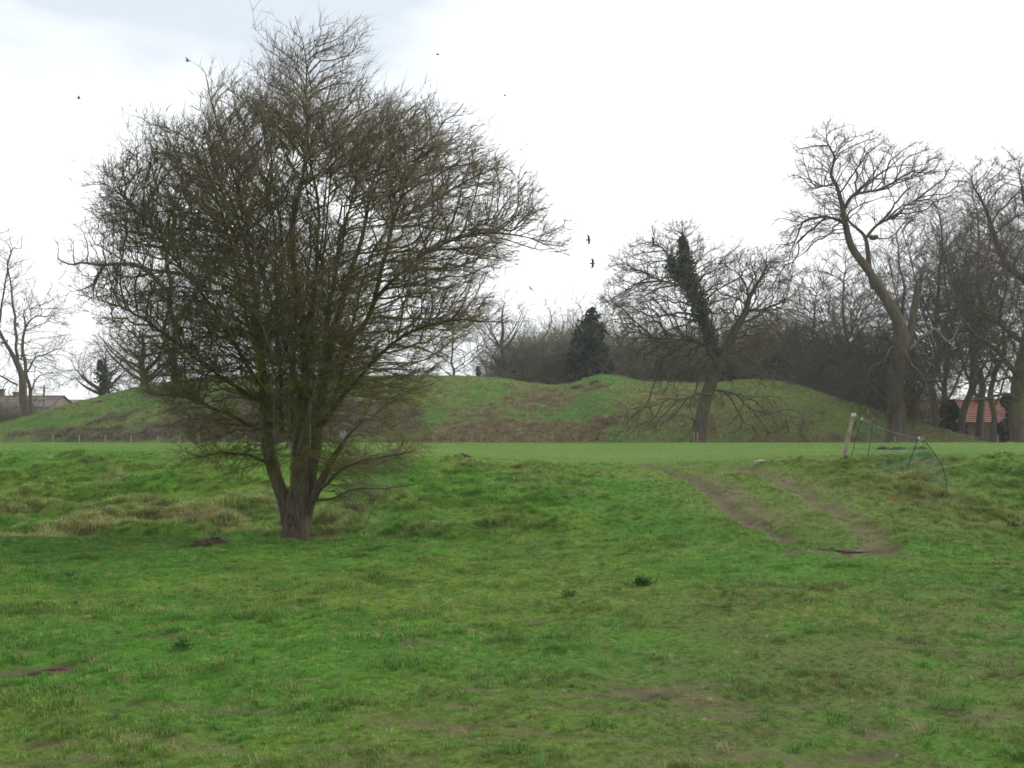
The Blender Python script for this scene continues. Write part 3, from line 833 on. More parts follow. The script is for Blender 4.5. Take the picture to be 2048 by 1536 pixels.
# the healed wound on the trunk
mb = MB(); r_ = np.random.default_rng(3)
cn = P(588, 1035, HD) + np.array([0, -W(31), 0]); an = np.linspace(0, 2 * math.pi, 21)[:-1]
ringp = np.stack([cn[0] + W(8) * np.cos(an), np.full(20, cn[1]) + .006 * np.sin(3 * an), cn[2] + W(11) * np.sin(an)], 1)
ringp = np.vstack([ringp, ringp[:1]])
tubes(mb, ringp[None], np.full((1, 21), W(2.2)), 6, a=0)
mb.build('knot', M_HAW, haw, np.array(haw.location))

# --- trees and scrub behind
def far_tree(name, label, d, base, limbs, poly, seed, n_att=900, step=.45, dk=.8, di=4.5, bark_mat=M_FAR, twig_mat=M_FAR, r0=.016, tw=(3, 1.0, .012, 1.0, 2), group=None, ivies=(), moss=.5, twbias=(.1, 0, .1), cat='tree', jit=.3, depth=.8, twthr=2.2, thin=None, wig=.5, fat=1.0, center=None):
    b = P(base[0], base[1], d)
    root = empty(name, b, label, cat, group)
    ys_ = [q[1] for q in poly]; xs_ = [q[0] for q in poly]
    cen = P(.5 * (min(xs_) + max(xs_)), min(ys_) + .72 * (max(ys_) - min(ys_)), d) if center is None else P(center[0], center[1], d)
    A, rad, nl, t = make_tree(root, d, slim(limbs, fat), poly, seed, bark_mat, twig_mat, n_att, step, dk, di, 60, depth, jit, lambda p: .35 * nrm(p - cen) + np.array([.02, 0, .03]), r0, 2.4, tw=tw,
              twbias=lambda p: .3 * nrm(p - cen) + np.array(twbias),
              mossf=lambda p: np.clip(moss * (1.2 - (p[:, 2] - b[2]) / 22.0), 0, 1), twthr=twthr, thin=thin, wig=wig, bent=False, zig=.09, outc=cen, minout=.12)
    for i, (pts, wid, n, size) in enumerate(ivies):
        ivy(root, [P(q[0], q[1], d) + np.array([0, q[2], 0]) for q in pts], wid, n, size, seed * 7 + i)
    print(label[:40], len(A), t)
    return root

OD = 81.0
w = lambda px: px * OD / F
oak = far_tree('oak_tree', 'tall bare oak with thick leaning leader and long drooping left branch, right of the mound', OD, (1792, 893), [
    [(1790, 898, 0, w(32)), (1790, 880, 0, w(27)), (1796, 830, 0, w(23)), (1802, 770, 0, w(22)), (1806, 715, 0, w(23)), (1802, 680, 0, w(20)), (1782, 635, 0, w(16)), (1760, 590, 0, w(14)), (1738, 540, 0, w(12)), (1706, 490, 0, w(10)), (1692, 440, 0, w(8)), (1686, 410, 0, w(7)), (1674, 365, 0, w(5.5)), (1660, 340, 0, w(4)), (1664, 310, 0, w(3)), (1648, 285, 0, w(2)), (1643, 260, 0, w(1))],
    [(1692, 450, 0, w(4.5)), (1665, 440, -.5, w(4)), (1635, 440, -1, w(3.6)), (1600, 448, -1.4, w(3)), (1590, 462, -1.5, w(2.4)), (1580, 490, -1.6, w(1.8)), (1570, 520, -1.6, w(1)), (1568, 560, -1.6, w(.6))],
    [(1690, 415, 0, w(5)), (1715, 385, .8, w(4.2)), (1750, 375, 1.4, w(3.2)), (1790, 365, 1.8, w(2.4)), (1840, 345, 2, w(1.2)), (1880, 335, 2, w(.6))],
    [(1752, 575, .5, w(9)), (1748, 530, .9, w(8)), (1742, 480, 1.2, w(6)), (1725, 450, 1.4, w(4)), (1710, 420, 1.5, w(2.5)), (1735, 400, 1.5, w(1.2))],
    [(1742, 470, 1.2, w(4.5)), (1770, 440, 1.6, w(3.6)), (1800, 425, 2, w(2.6)), (1830, 400, 2.2, w(1.4)), (1860, 385, 2.3, w(.7))],
    ([(1812, 690, .5, w(14)), (1828, 650, .8, w(12)), (1836, 600, 1, w(10)), (1838, 562, 1, w(7))], M_OAK),
    ([(1815, 700, -.5, w(5)), (1840, 672, -1, w(4.5)), (1858, 660, -1.4, w(4)), (1868, 680, -1.6, w(3.5)), (1880, 688, -1.8, w(2.4)), (1892, 665, -1.9, w(1.8)), (1900, 640, -2, w(.8))], M_DEAD),
    ([(1803, 700, -.8, w(3)), (1808, 725, -1.3, w(2.6)), (1822, 745, -1.6, w(2)), (1836, 770, -1.8, w(1))], M_DEAD),
    [(1674, 365, 0, w(3)), (1645, 375, -.6, w(2)), (1620, 385, -1, w(1.2))],
    [(1800, 690, 0, w(3.5)), (1772, 700, -.8, w(2.6)), (1755, 725, -1.4, w(1.8)), (1728, 735, -1.8, w(1.2)), (1715, 765, -2, w(.7))],
], [(1600, 300), (1640, 262), (1700, 270), (1760, 300), (1830, 310), (1890, 330), (1905, 380), (1860, 420), (1800, 445), (1760, 470), (1780, 560), (1800, 640), (1700, 700), (1680, 780), (1730, 830), (1850, 840), (1900, 760), (1890, 700), (1830, 660), (1700, 480), (1640, 470), (1590, 520), (1570, 580), (1550, 520), (1590, 430), (1640, 410), (1600, 360)], 21,
    n_att=2600, step=.3, dk=.42, di=5, bark_mat=M_OAK, twig_mat=M_OAK, r0=.015, fat=.72, center=(1730, 470), tw=(3, .85, .0115, 1.1, 4), moss=.45, jit=.24, twbias=(.16, 0, .02), depth=.7)

leaning = far_tree('oak_tree', 'bare leaning oak with dark ivy on its upper stem, in front of the mound', 80.5, (1397, 893), [
    [(1393, 898, 0, w(32)), (1397, 882, 0, w(26)), (1404, 850, 0, w(22)), (1418, 810, 0, w(20)), (1432, 775, 0, w(19)), (1442, 740, 0, w(19)), (1462, 700, 0, w(15)), (1482, 660, .3, w(12)), (1502, 625, .6, w(10)), (1512, 590, .8, w(7)), (1530, 560, 1, w(4)), (1550, 520, 1.2, w(1.5))],
    [(1440, 740, -.3, w(13)), (1422, 690, -.4, w(12)), (1404, 640, -.5, w(11)), (1388, 590, -.5, w(9)), (1372, 540, -.5, w(7)), (1364, 495, -.4, w(4)), (1362, 460, -.4, w(1.5))],
    [(1410, 690, -.5, w(6)), (1360, 682, -1.5, w(5.5)), (1310, 688, -2.2, w(4.5)), (1275, 660, -2.5, w(3)), (1240, 630, -2.7, w(2)), (1210, 615, -2.8, w(.9))],
    [(1380, 575, -.6, w(4)), (1340, 572, -1.2, w(3.4)), (1300, 562, -1.8, w(2.8)), (1265, 545, -2, w(1.8)), (1235, 535, -2.2, w(.8))],
    [(1502, 620, .7, w(5)), (1535, 615, .9, w(4)), (1570, 600, 1, w(2))],
    [(1420, 790, -.5, w(4)), (1385, 790, -2, w(3.2)), (1350, 800, -3, w(2)), (1315, 800, -3.6, w(1.2)), (1280, 815, -3.8, w(.7))],
    [(1435, 780, .2, w(4)), (1465, 790, -1, w(3)), (1488, 815, -1.6, w(2)), (1520, 828, -2, w(1.2)), (1560, 845, -2.2, w(.7))],
    [(1370, 560, -.4, w(3.5)), (1345, 530, -.8, w(3)), (1320, 500, -1, w(2)), (1290, 490, -1.2, w(1))],
], [(1225, 640), (1215, 600), (1250, 540), (1270, 500), (1320, 470), (1365, 455), (1400, 475), (1410, 530), (1450, 515), (1510, 520), (1560, 545), (1575, 600), (1560, 650), (1500, 720), (1560, 790), (1640, 830), (1630, 870), (1480, 860), (1440, 850), (1380, 880), (1300, 870), (1240, 850), (1260, 800), (1330, 770), (1300, 720), (1250, 690)], 31,
    n_att=4000, step=.3, dk=.4, di=5, bark_mat=M_OAK, twig_mat=M_OAK, r0=.014, fat=.64, center=(1420, 680), thin=lambda px, py: np.where(py > 740, .12, 1.0), tw=(3, .85, .0125, 1.1, 4), moss=.95, jit=.24, depth=.7,
    ivies=[([(1428, 705, -.4), (1404, 640, -.5), (1388, 590, -.5), (1370, 535, -.5), (1363, 480, -.4)], [.35, .7, .95, .75, .22], 5200, .18), ([(1375, 570, -.6), (1345, 545, -.9), (1338, 520, -1)], [.8, .6, .3], 1300, .19)])

# right hand group
RD = 92.0
w = lambda px: px * RD / F
far_tree('oak_tree', 'massive bare oak with crooked limbs cut by the right edge of the photo', 86, (2035, 890), [
    [(2040, 895, 0, w(34)), (2036, 840, 0, w(28)), (2040, 770, 0, w(25)), (2052, 690, 0, w(22)), (2066, 620, 0, w(18)), (2050, 575, 0, w(15)), (2022, 545, 0, w(12)), (2005, 505, 0, w(10)), (1990, 455, 0, w(7)), (1970, 410, 0, w(5)), (1950, 375, 0, w(2.5)), (1945, 345, 0, w(1))],
    [(2066, 620, 0, w(12)), (2080, 540, .5, w(10)), (2075, 450, 1, w(7)), (2060, 380, 1, w(4)), (2050, 340, 1, w(1.5))],
    [(2040, 760, 0, w(10)), (1990, 720, -1.5, w(8)), (1950, 690, -2.5, w(6)), (1915, 670, -3, w(3)), (1880, 640, -3.4, w(1.4))],
    [(2052, 690, 0, w(10)), (2010, 640, 1.5, w(8)), (1975, 600, 2.4, w(5)), (1945, 560, 3, w(2.5)), (1930, 520, 3.2, w(1.2))],
    [(2038, 800, 0, w(7)), (1990, 790, -2, w(6)), (1945, 800, -3, w(4)), (1900, 800, -3.6, w(1.8))],
    [(2066, 620, 0, w(12)), (2120, 560, 0, w(10)), (2170, 480, 0, w(6)), (2220, 420, 0, w(2))],
    [(2040, 770, 0, w(12)), (2100, 720, -1, w(9)), (2170, 680, -2, w(5)), (2230, 640, -2, w(2))],
], [(1930, 340), (1990, 325), (2060, 330), (2140, 340), (2230, 420), (2260, 600), (2240, 720), (2150, 780), (2060, 760), (1990, 790), (1890, 780), (1880, 720), (1900, 620), (1930, 520), (1950, 430)], 41,
    n_att=3400, step=.36, dk=.45, di=5, bark_mat=M_OAK, twig_mat=M_OAK, r0=.014, fat=.5, tw=(3, .9, .0125, 1.1, 4), moss=.8, jit=.24)

spec_behind = [
    ('ash_tree', 'slender upright bare tree directly right of the tall oak', 96, 1868, 895, 395, 95, 51, .5),
    ('ash_tree', 'upright bare tree between the slender tree and the massive oak on the right', 99, 1925, 895, 385, 85, 52, .6),
    ('ash_tree', 'bare twiggy tree left of the tall oak, rising from the thicket', 108, 1700, 870, 500, 110, 53, .7),
    ('ash_tree', 'low bare tree between the leaning oak and the tall oak', 112, 1620, 850, 560, 100, 54, .6),
]
def upright(name, label, d, cx, by, ty, half, seed, moss, group=None, ivies=(), lean=0, n_att=1100, tw=(3, 1.0, .011, 1.0, 3), mats=(M_FAR, M_FAR), r0=.014, trunk=None, forks=4, low=.25):
    r = random.Random(seed)
    H = by - ty; f = d / F
    tr = (trunk or H * .0145) * f
    path = [(cx + lean * t * H + r.uniform(-.02, .02) * H * (t > 0), by + 6 - t * H * .97, 0, tr * (1 - t) ** .8 + .02) for t in (0, .12, .25, .4, .55, .7, .85, 1)]
    limbs = [path]
    for i in range(forks * 2):
        t = r.uniform(.15, .55); s = (-1) ** i
        x0 = cx + lean * t * H; y0 = by - t * H * .97; q = r.uniform(.55, .95)
        ex_ = x0 + s * half * q; ey = max(ty + 10 + (1 - math.sqrt(max(0, 1 - q * q * .9))) * H * .3, y0 - H * r.uniform(.32, .5))
        rr = tr * (1 - t) ** .8 * .5; dy = r.uniform(-1, 1) * half * f * .7
        limbs.append([(x0, y0, 0, rr), (x0 + (ex_ - x0) * .3, y0 + (ey - y0) * .22, dy * .35, rr * .75), (x0 + (ex_ - x0) * .65, y0 + (ey - y0) * .55, dy * .7, rr * .5), (ex_, ey, dy, .02)])
    poly = [(cx - half * .35 + lean * .3 * H, by - H * low), (cx - half * .95, by - H * .42), (cx - half, by - H * .62), (cx - half * .75 + lean * H, by - H * .85), (cx + lean * H - half * .2, ty), (cx + lean * H + half * .25, ty),
            (cx + half * .8 + lean * H, by - H * .84), (cx + half, by - H * .6), (cx + half * .92, by - H * .4), (cx + half * .4, by - H * low)]
    return far_tree(name, label, d, (cx, by), limbs, poly, seed, n_att, .4, .5, 5, mats[0], mats[1], r0, tw, group, ivies, moss, jit=.35)
spec_behind += [
    ('ash_tree', 'bare tree behind the tall oak\'s broken pale stub', 104, 1835, 890, 440, 75, 58, .7),
    ('ash_tree', 'tall bare tree behind the gap between barn roof and massive oak', 110, 1955, 892, 372, 85, 59, .7),
    ('ash_tree', 'bare tree behind the massive oak at the right edge', 102, 2030, 895, 410, 90, 60, .8),
    ('ash_tree', 'mossy bare tree close behind the tall oak\'s trunk', 101, 1745, 890, 600, 70, 55, 1.0),
    ('ash_tree', 'mossy bare tree between tall oak and barn roof, behind the slender tree', 106, 1895, 892, 450, 70, 56, 1.0),
    ('ash_tree', 'mossy bare tree just left of the massive right-hand oak', 94, 1985, 895, 480, 80, 57, 1.0),
]
for nm, lb, d, cx, by, ty, hf, sdv, ms in spec_behind:
    upright(nm, lb, d, cx, by, ty, hf, sdv, ms, lean=((sdv * 37) % 11 - 5) * .022, n_att=2100, tw=(3, 1.0, .0115, .8, 3), low=.3)

# left of the hawthorn
w = lambda px: px * 100 / F
far_tree('ash_tree', 'bare two-stemmed tree at the left edge beside the low farm roofs', 100, (55, 860), [
    [(62, 870, 0, w(27)), (58, 830, 0, w(22)), (46, 775, 0, w(19)), (34, 735, 0, w(15)), (18, 700, 0, w(10)), (6, 680, 0, w(8)), (-20, 620, 0, w(6)), (-30, 560, 0, w(4)), (-20, 500, 0, w(2)), (-10, 470, 0, w(1))],
    [(34, 735, .2, w(9)), (28, 680, .6, w(7)), (18, 620, 1, w(5.5)), (10, 560, 1.2, w(4)), (2, 520, 1.3, w(2))],
    [(68, 830, -.4, w(11)), (66, 780, -.6, w(9)), (56, 730, -.8, w(8)), (54, 690, -.9, w(7)), (62, 655, -1, w(5)), (78, 637, -1, w(3.4)), (105, 634, -1, w(2)), (122, 612, -1, w(1))],
    [(62, 745, -.8, w(4.5)), (80, 720, -1.2, w(3.6)), (95, 713, -1.3, w(3)), (112, 708, -1.4, w(2)), (128, 695, -1.4, w(1))],
    [(70, 780, -.6, w(4)), (82, 760, -1, w(3)), (95, 751, -1.2, w(2)), (108, 752, -1.2, w(.9))],
    [(42, 720, 0, w(5)), (44, 660, .5, w(4)), (42, 620, .8, w(3)), (60, 615, 1, w(1))],
    [(40, 770, -.5, w(5)), (10, 752, -1.5, w(4)), (-30, 740, -2, w(2.5)), (-60, 720, -2.2, w(1))],
    [(-4, 660, 0, w(5)), (15, 510, .5, w(3.5)), (35, 494, .6, w(1.5))],
], [(-120, 640), (-110, 520), (-40, 460), (10, 470), (40, 490), (50, 560), (90, 600), (125, 600), (130, 700), (120, 770), (70, 800), (20, 790), (-60, 780), (-110, 720)], 61,
    n_att=1900, step=.38, dk=.5, di=5, r0=.012, fat=.4, tw=(3, .9, .009, 1.1, 3), moss=.35, jit=.3)

w = lambda px: px * 112 / F
far_tree('oak_tree', 'big bare oak half hidden behind the left of the hawthorn, its crooked branch sticking out', 112, (350, 800), [
    [(350, 810, 0, w(15)), (352, 740, 0, w(13)), (350, 660, 0, w(11)), (340, 590, 0, w(9)), (335, 520, 0, w(7)), (345, 440, 0, w(6)), (340, 370, 0, w(2))],
    [(345, 590, -.5, w(9)), (300, 545, -1, w(8)), (255, 532, -1.5, w(7)), (215, 534, -1.8, w(5)), (180, 530, -2, w(4)), (165, 534, -2, w(3.4)), (140, 530, -2, w(2.6)), (131, 520, -2, w(2)), (131, 500, -2, w(1))],
    [(225, 534, -1.8, w(4)), (210, 555, -2, w(3.4)), (200, 575, -2.1, w(3)), (180, 585, -2.2, w(2)), (160, 588, -2.2, w(1))],
    [(190, 530, -2, w(2.6)), (191, 500, -2, w(2)), (185, 480, -2, w(1.4)), (175, 462, -2, w(.8))],
    [(165, 533, -2, w(2.2)), (162, 515, -2, w(1.8)), (163, 495, -2, w(1)), (150, 480, -2, w(.6))],
    [(270, 535, -1.5, w(3)), (225, 505, -1.6, w(2.4)), (205, 495, -1.8, w(1.6)), (190, 470, -2, w(.8))],
    [(350, 640, .5, w(10)), (400, 570, 1, w(8)), (450, 500, 1.2, w(5)), (490, 430, 1.4, w(2))],
], [(130, 540), (125, 490), (150, 460), (190, 440), (240, 420), (300, 370), (400, 340), (480, 420), (500, 540), (450, 640), (300, 650), (250, 560), (190, 600), (150, 595)], 62,
    n_att=1500, step=.38, dk=.5, di=5, r0=.011, fat=.55, tw=(2, .9, .009, 1.1, 3), moss=.35, jit=.4)
upright('ash_tree', 'spreading bare tree on the skyline left of the hawthorn, behind the ivy-clad stump', 112, 285, 800, 640, 85, 63, .35, trunk=9, n_att=1100, forks=6, ivies=())
stump = upright('hawthorn_bush', 'small bare bush wrapped in dark green ivy on the mound\'s left skyline', 108, 205, 805, 700, 62, 64, .35, trunk=8, n_att=500,
        ivies=[([(222, 795, 0), (208, 760, 0), (200, 725, 0)], [1.1, .9, .25], 1500, .2)])
upright('ash_tree', 'bare tree seen through the hawthorn\'s lower right branches', 116, 905, 790, 610, 100, 65, .35, n_att=700)
upright('ash_tree', 'slim pale bare tree with ivy round its foot, right of the hawthorn', 116, 1004, 790, 588, 62, 66, .25, n_att=420, trunk=6, tw=(2, 1.0, .0075, 1.0, 2), r0=.009,
        ivies=[([(1003, 785, 0), (1005, 745, 0), (1009, 722, 0)], [.75, .6, .3], 900, .2), ([(958, 760, 0), (955, 735, 0)], [.35, .2], 250, .18)])
upright('ash_tree', 'bare tree seen through the middle of the hawthorn', 118, 700, 790, 560, 130, 67, .35, n_att=800)
upright('ash_tree', 'bare tree seen through the hawthorn just left of its stems', 120, 480, 790, 600, 110, 68, .35, n_att=700)

# dark ivy-smothered tree on the skyline
EV = 114.0
b = P(1178, 800, EV)
root = empty('ivy_clad_tree', b, 'dark pointed ivy-smothered tree on the skyline between hawthorn and leaning oak', 'tree')
mb = MB(); pth = catmull([P(1178, 805, EV), P(1180, 740, EV), P(1178, 690, EV), P(1182, 640, EV), P(1184, 615, EV)], 6)
tubes(mb, pth[None], np.linspace(.45, .03, len(pth))[None], 8, a=.4); mb.build('trunk', M_FAR, root, b)
r_ = np.random.default_rng(77)
mb = MB()
cl = [(1184, 622, 8), (1178, 634, 12), (1192, 632, 11), (1172, 648, 17), (1188, 650, 18), (1200, 655, 12), (1166, 662, 20), (1186, 668, 24), (1203, 668, 15), (1156, 676, 16), (1172, 684, 28), (1192, 688, 26), (1150, 694, 18), (1166, 706, 30), (1192, 710, 30), (1206, 700, 16), (1148, 716, 20), (1176, 730, 36), (1202, 734, 26), (1150, 738, 26), (1180, 755, 38)]
bm_ = EV / F
for cx_, cy_, rr_ in cl:
    nn_ = int(26 + rr_ * 14)
    u = nrm(r_.normal(size=(nn_, 3))); lum = .4 + 1.2 * vnoise(u[:, 0] * 3 + cx_, u[:, 2] * 3 + cy_, 5)
    rr_ *= .84; pos = P(cx_, cy_, EV) + np.array([0, r_.uniform(-1, 1) * .7, 0]) + u * (rr_ * bm_ * lum * r_.uniform(.3, 1.05, nn_) ** .5)[:, None]
    leaves(mb, pos, .26, r_, u)
mb.build('crown', M_EVER, root, b)

# thickets: three grown scrub trees, copied
def copy_tree(src, loc, rz, sc, label, group, cat='tree'):
    o = src.copy(); C.objects.link(o); o.location = loc; o.rotation_euler = (0, 0, rz); o.scale = sc
    tag(o, label, cat, group)
    for ch in src.children:
        c = ch.copy(); C.objects.link(c); c.parent = o
    return o

def scrub(seed, label, group, d, cx, by, ty, half):
    r = random.Random(seed); f = d / F; H = by - ty
    limbs = []
    for i in range(7):
        q = r.uniform(-.8, .8); dy = r.uniform(-1, 1) * half * f * .7
        limbs.append([(cx + q * 10, by + 3, dy * .1, .11), (cx + q * half * .4, by - H * .35, dy * .5, .09), (cx + q * half * .75, by - H * .68, dy * .8, .06), (cx + q * half, by - H * (1 - .35 * q * q), dy, .02)])
    poly = [(cx - half * .8, by - 8), (cx - half, by - H * .4), (cx - half * .8, by - H * .8), (cx - half * .3, ty), (cx + half * .35, ty + 4), (cx + half * .85, by - H * .78), (cx + half, by - H * .4), (cx + half * .8, by - 8)]
    return far_tree('scrub_tree', label, d, (cx, by), limbs, poly, seed, 1500, .4, .45, 5, M_SCRUB, M_SCRUB, .014, (4, 1.1, .012, 1.3, 3), group, (), .5, (0, 0, .05), jit=.35, depth=.9)
G1 = 'scrub trees massed behind the mound around the dark ivy tree'
L1 = 'bare brown scrub tree in the thicket behind the mound around the dark pointed tree'
G2 = 'scrub trees massed between the leaning oak and the tall oak'
L2 = 'bare brown scrub tree in the thicket between the leaning oak and the tall oak'
G3 = 'scrub at the right edge below the massive oak'
L3 = 'dark bare scrub below the massive oak at the right'
G4 = 'scrub at the left edge behind the mound'
L4 = 'dark low scrub at the foot of the mound\'s left end'
s1 = scrub(81, L1, G1, 116, 1060, 800, 694, 55)
s2 = scrub(82, L1, G1, 118, 1120, 800, 688, 60)
s3 = scrub(83, L2, G2, 114, 1640, 850, 668, 62)
def at(px, d, z=.4):
    v = P(px, 800, d); return (v[0], v[1], z)
_b1 = s1.location.z
rr2 = random.Random(5)
def put(src, px, d, top, label, group, wide=1.0):
    H0 = {s1: (800 - 694) * 116 / F, s2: (800 - 688) * 118 / F, s3: (850 - 668) * 114 / F}[src]
    zt = P(px, top, d)[2]; base = .4
    sc = (zt - base) / H0
    copy_tree(src, at(px, d, base), rr2.uniform(0, 6.28), (sc * wide * rr2.uniform(.9, 1.1), sc * wide * rr2.uniform(.9, 1.1), sc), label, group)
for px, d, top in [(1042, 120, 715), (1088, 121, 692), (1150, 121, 684), (1210, 118, 702), (1240, 121, 688), (1275, 117, 715), (1310, 121, 704), (1135, 127, 700), (1030, 128, 728)]:
    put(rr2.choice([s1, s2]), px, d, top, L1, G1)
for px, d, top in [(1350, 118, 690), (1400, 119, 680), (1450, 118, 675), (1500, 117, 672), (1535, 113, 662), (1610, 116, 672), (1700, 110, 690), (1740, 112, 690), (1780, 112, 705), (1550, 119, 680), (1640, 108, 712), (1720, 106, 725)]:
    put(rr2.choice([s2, s3]), px, d, top, L2, G2)
for px, d, top in [(2050, 96, 790), (2110, 95, 740), (2170, 96, 740), (1850, 130, 790), (2090, 112, 740)]:
    put(rr2.choice([s1, s3]), px, d, top, L3, G3)
for px, d, top in [(-60, 112, 815), (-15, 110, 822), (30, 112, 826), (75, 114, 830), (110, 116, 826), (-110, 112, 800)]:
    put(rr2.choice([s1, s2]), px, d, top, L4, G4, 1.8)

# evergreen bushes
def evergreen(px, d, top, half, by, label, seed, mat=M_EVER, n=5200, size=.26, cone=.3):
    b = P(px, by, d); root = empty('evergreen_bush', b, label, 'bush')
    r = np.random.default_rng(seed); f = d / F; H = (by - top) * f; hw = half * f
    mb = MB(); st = np.stack([np.zeros(5), np.zeros(5), np.linspace(0, H * .8, 5)], 1) + b
    tubes(mb, st[None], np.linspace(.14, .03, 5)[None], 6, a=.3); mb.build('stem', M_FAR, root, b)
    mb = MB()
    for i in range(16):
        t = r.uniform(0, 1); a = r.uniform(0, 6.28); wr = hw * (1 - cone * t) * r.uniform(.2, .75)
        c = b + np.array([wr * math.cos(a), wr * math.sin(a), H * (.12 + .75 * t)])
        u = nrm(r.normal(size=(n // 16, 3))); s = hw * r.uniform(.3, .55)
        leaves(mb, c + u * (s * r.uniform(.3, 1.05, n // 16) ** .5)[:, None], size, r, u)
    mb.build('crown', mat, root, b)
evergreen(1903, 100, 800, 33, 893, 'dark evergreen bush left of the red tiled roof', 91)
evergreen(1560, 110, 690, 26, 850, 'dark green holly between the leaning oak and the thicket', 92)
evergreen(2024, 98, 788, 32, 893, 'dark evergreen bush right of the red tiled roof', 93)
evergreen(2012, 92, 862, 16, 896, 'low rounded dark bush under the red tiled barn', 94, n=700)
evergreen(1460, 113, 715, 24, 850, 'dark evergreen behind the leaning oak\'s trunk', 95)
evergreen(1108, 122, 725, 22, 800, 'small dark evergreen left of the pointed ivy tree', 96)

# rook nests in the oaks
def nest(px, py, d, rad, label, seed):
    c = P(px, py, d); r = np.random.default_rng(seed)
    mb = MB(); n = 260
    u = nrm(r.normal(size=(n, 3))); u[:, 2] = -np.abs(u[:, 2]) * .75 + .15
    t = nrm(np.cross(u, r.normal(size=(n, 3)))); p = c + u * rad * r.uniform(.55, 1, (n, 1))
    tubes(mb, np.stack([p - t * rad * .5, p + u * .03, p + t * rad * .5], 1), np.full((n, 3), .014), 3, tip=True, a=.1)
    o = mb.build('rook_nest', M_SCRUB, None, c, loc=c)
    tag(o, label, 'nest', None)
nest(1747, 474, OD + 1.1, .34, 'ragged dark twig nest in the fork of the tall oak\'s middle limb', 1)
#nest(1664, 490, OD - .4, .22, 'small dark twig clump left of the tall oak\'s leader', 2)

# ------------------------------------------------------------------ buildings
def house(name, label, d, x0, x1, base, eave, ridge, roofm, wallm, depthm, courses=10, chims=(), pipe=None, hip=0.0):
    pL, pR = P(x0, 800, d), P(x1, 800, d)
    cx = (pL[0] + pR[0]) / 2; Lx = pR[0] - pL[0]
    ze, zr = P(0, eave, d)[2], P(0, ridge, d + depthm / 2)[2]
    org = np.array([cx, d, base]); root = empty(name, org, label, 'building')
    mb = MB(); y0, y1 = d, d + depthm; xa, xb = pL[0] + .2, pR[0] - .2
    v = [(xa, y0, base - .4), (xb, y0, base - .4), (xb, y1, base - .4), (xa, y1, base - .4), (xa, y0, ze), (xb, y0, ze), (xb, y1, ze), (xa, y1, ze), (xa, (y0 + y1) / 2, zr - .15), (xb, (y0 + y1) / 2, zr - .15)]
    mb.add(v, [(0, 1, 5, 4), (2, 3, 7, 6), (1, 2, 6, 5), (3, 0, 4, 7)], [(4, 7, 8), (5, 9, 6)]); mb.build('wall', wallm, root, org, smooth=False)
    mb = MB(); ym = (y0 + y1) / 2
    for s in (1, -1):
        ya = ym - s * (depthm / 2 + .35); za = ze - .12
        for i in range(courses):
            t0, t1 = i / courses, (i + 1) / courses
            q0 = (ya + (ym - ya) * t0, za + (zr - za) * t0 + .07); q1 = (ya + (ym - ya) * t1, za + (zr - za) * t1 + .015)
            mb.add([(pL[0], q0[0], q0[1] - .08), (pR[0], q0[0], q0[1] - .08), (pL[0], q0[0], q0[1]), (pR[0], q0[0], q0[1]), (pL[0], q1[0], q1[1]), (pR[0], q1[0], q1[1])], [(0, 1, 3, 2), (2, 3, 5, 4)] if s > 0 else [(1, 0, 2, 3), (3, 2, 4, 5)])
    rf = mb.build('roof', roofm, root, org, smooth=False)
    mb = MB(); tubes(mb, np.array([[(pL[0], ym, zr + .03), (cx, ym, zr + .0), (pR[0], ym, zr + .03)]]), np.full((1, 3), .13), 6); mb.build('ridge_tiles', roofm, rf, org)
    for px, top in chims:
        c = P(px, top, ym); mb = MB(); mb.box((c[0], ym, (c[2] + zr - .6) / 2), (.7, .6, c[2] - zr + .6)); mb.box((c[0], ym, c[2] - .06), (.82, .72, .13)); mb.build('chimney', wallm, rf, org, smooth=False)
    if pipe:
        c = P(pipe, 800, d); mb = MB(); tubes(mb, np.array([[(c[0], d - .12, base - .2), (c[0], d - .12, base + 1), (c[0], d - .12, ze - .15)]]), np.full((1, 3), .10), 8)
        mb.build('downpipe', M_WHITEP, root, org)
    return root
house('barn', 'long low brick barn with red clay tiled roof behind the right-hand trees', 122, 1712, 2075, .5, 843, 801, M_TILE, M_BRICK, 8, 12, pipe=1953)
house('farm_building', 'low brown-grey roofed farm building at the left edge behind the bare tree', 140, -150, 101, .5, 812, 793, M_GREYROOF, M_DULLWALL, 9, 6, chims=[(3, 778), (33, 784)])
house('shed', 'long low pale grey roofed shed at the mound\'s left skyline', 160, 60, 330, .5, 816, 801, M_PALEROOF, M_DULLWALL, 10, 6)
pb = P(86, 860, 132); mb = MB()
tubes(mb, np.array([[(pb[0], 132, .3), (pb[0], 132, 4), (pb[0] + .05, 132, P(86, 772, 132)[2])]]), np.array([[.16, .14, .12]]), 8, cap=True)
root = empty('utility_pole', (pb[0], 132, .3), 'short dark pole standing beside the farm building on the left', 'pole')
mb.build('pole', M_DULLWALL, root, (pb[0], 132, .3))
mb = MB(); mb.box((pb[0], 132, P(86, 776, 132)[2]), (1.1, .12, .12)); mb.build('crossarm', M_DULLWALL, root, (pb[0], 132, .3), smooth=False)

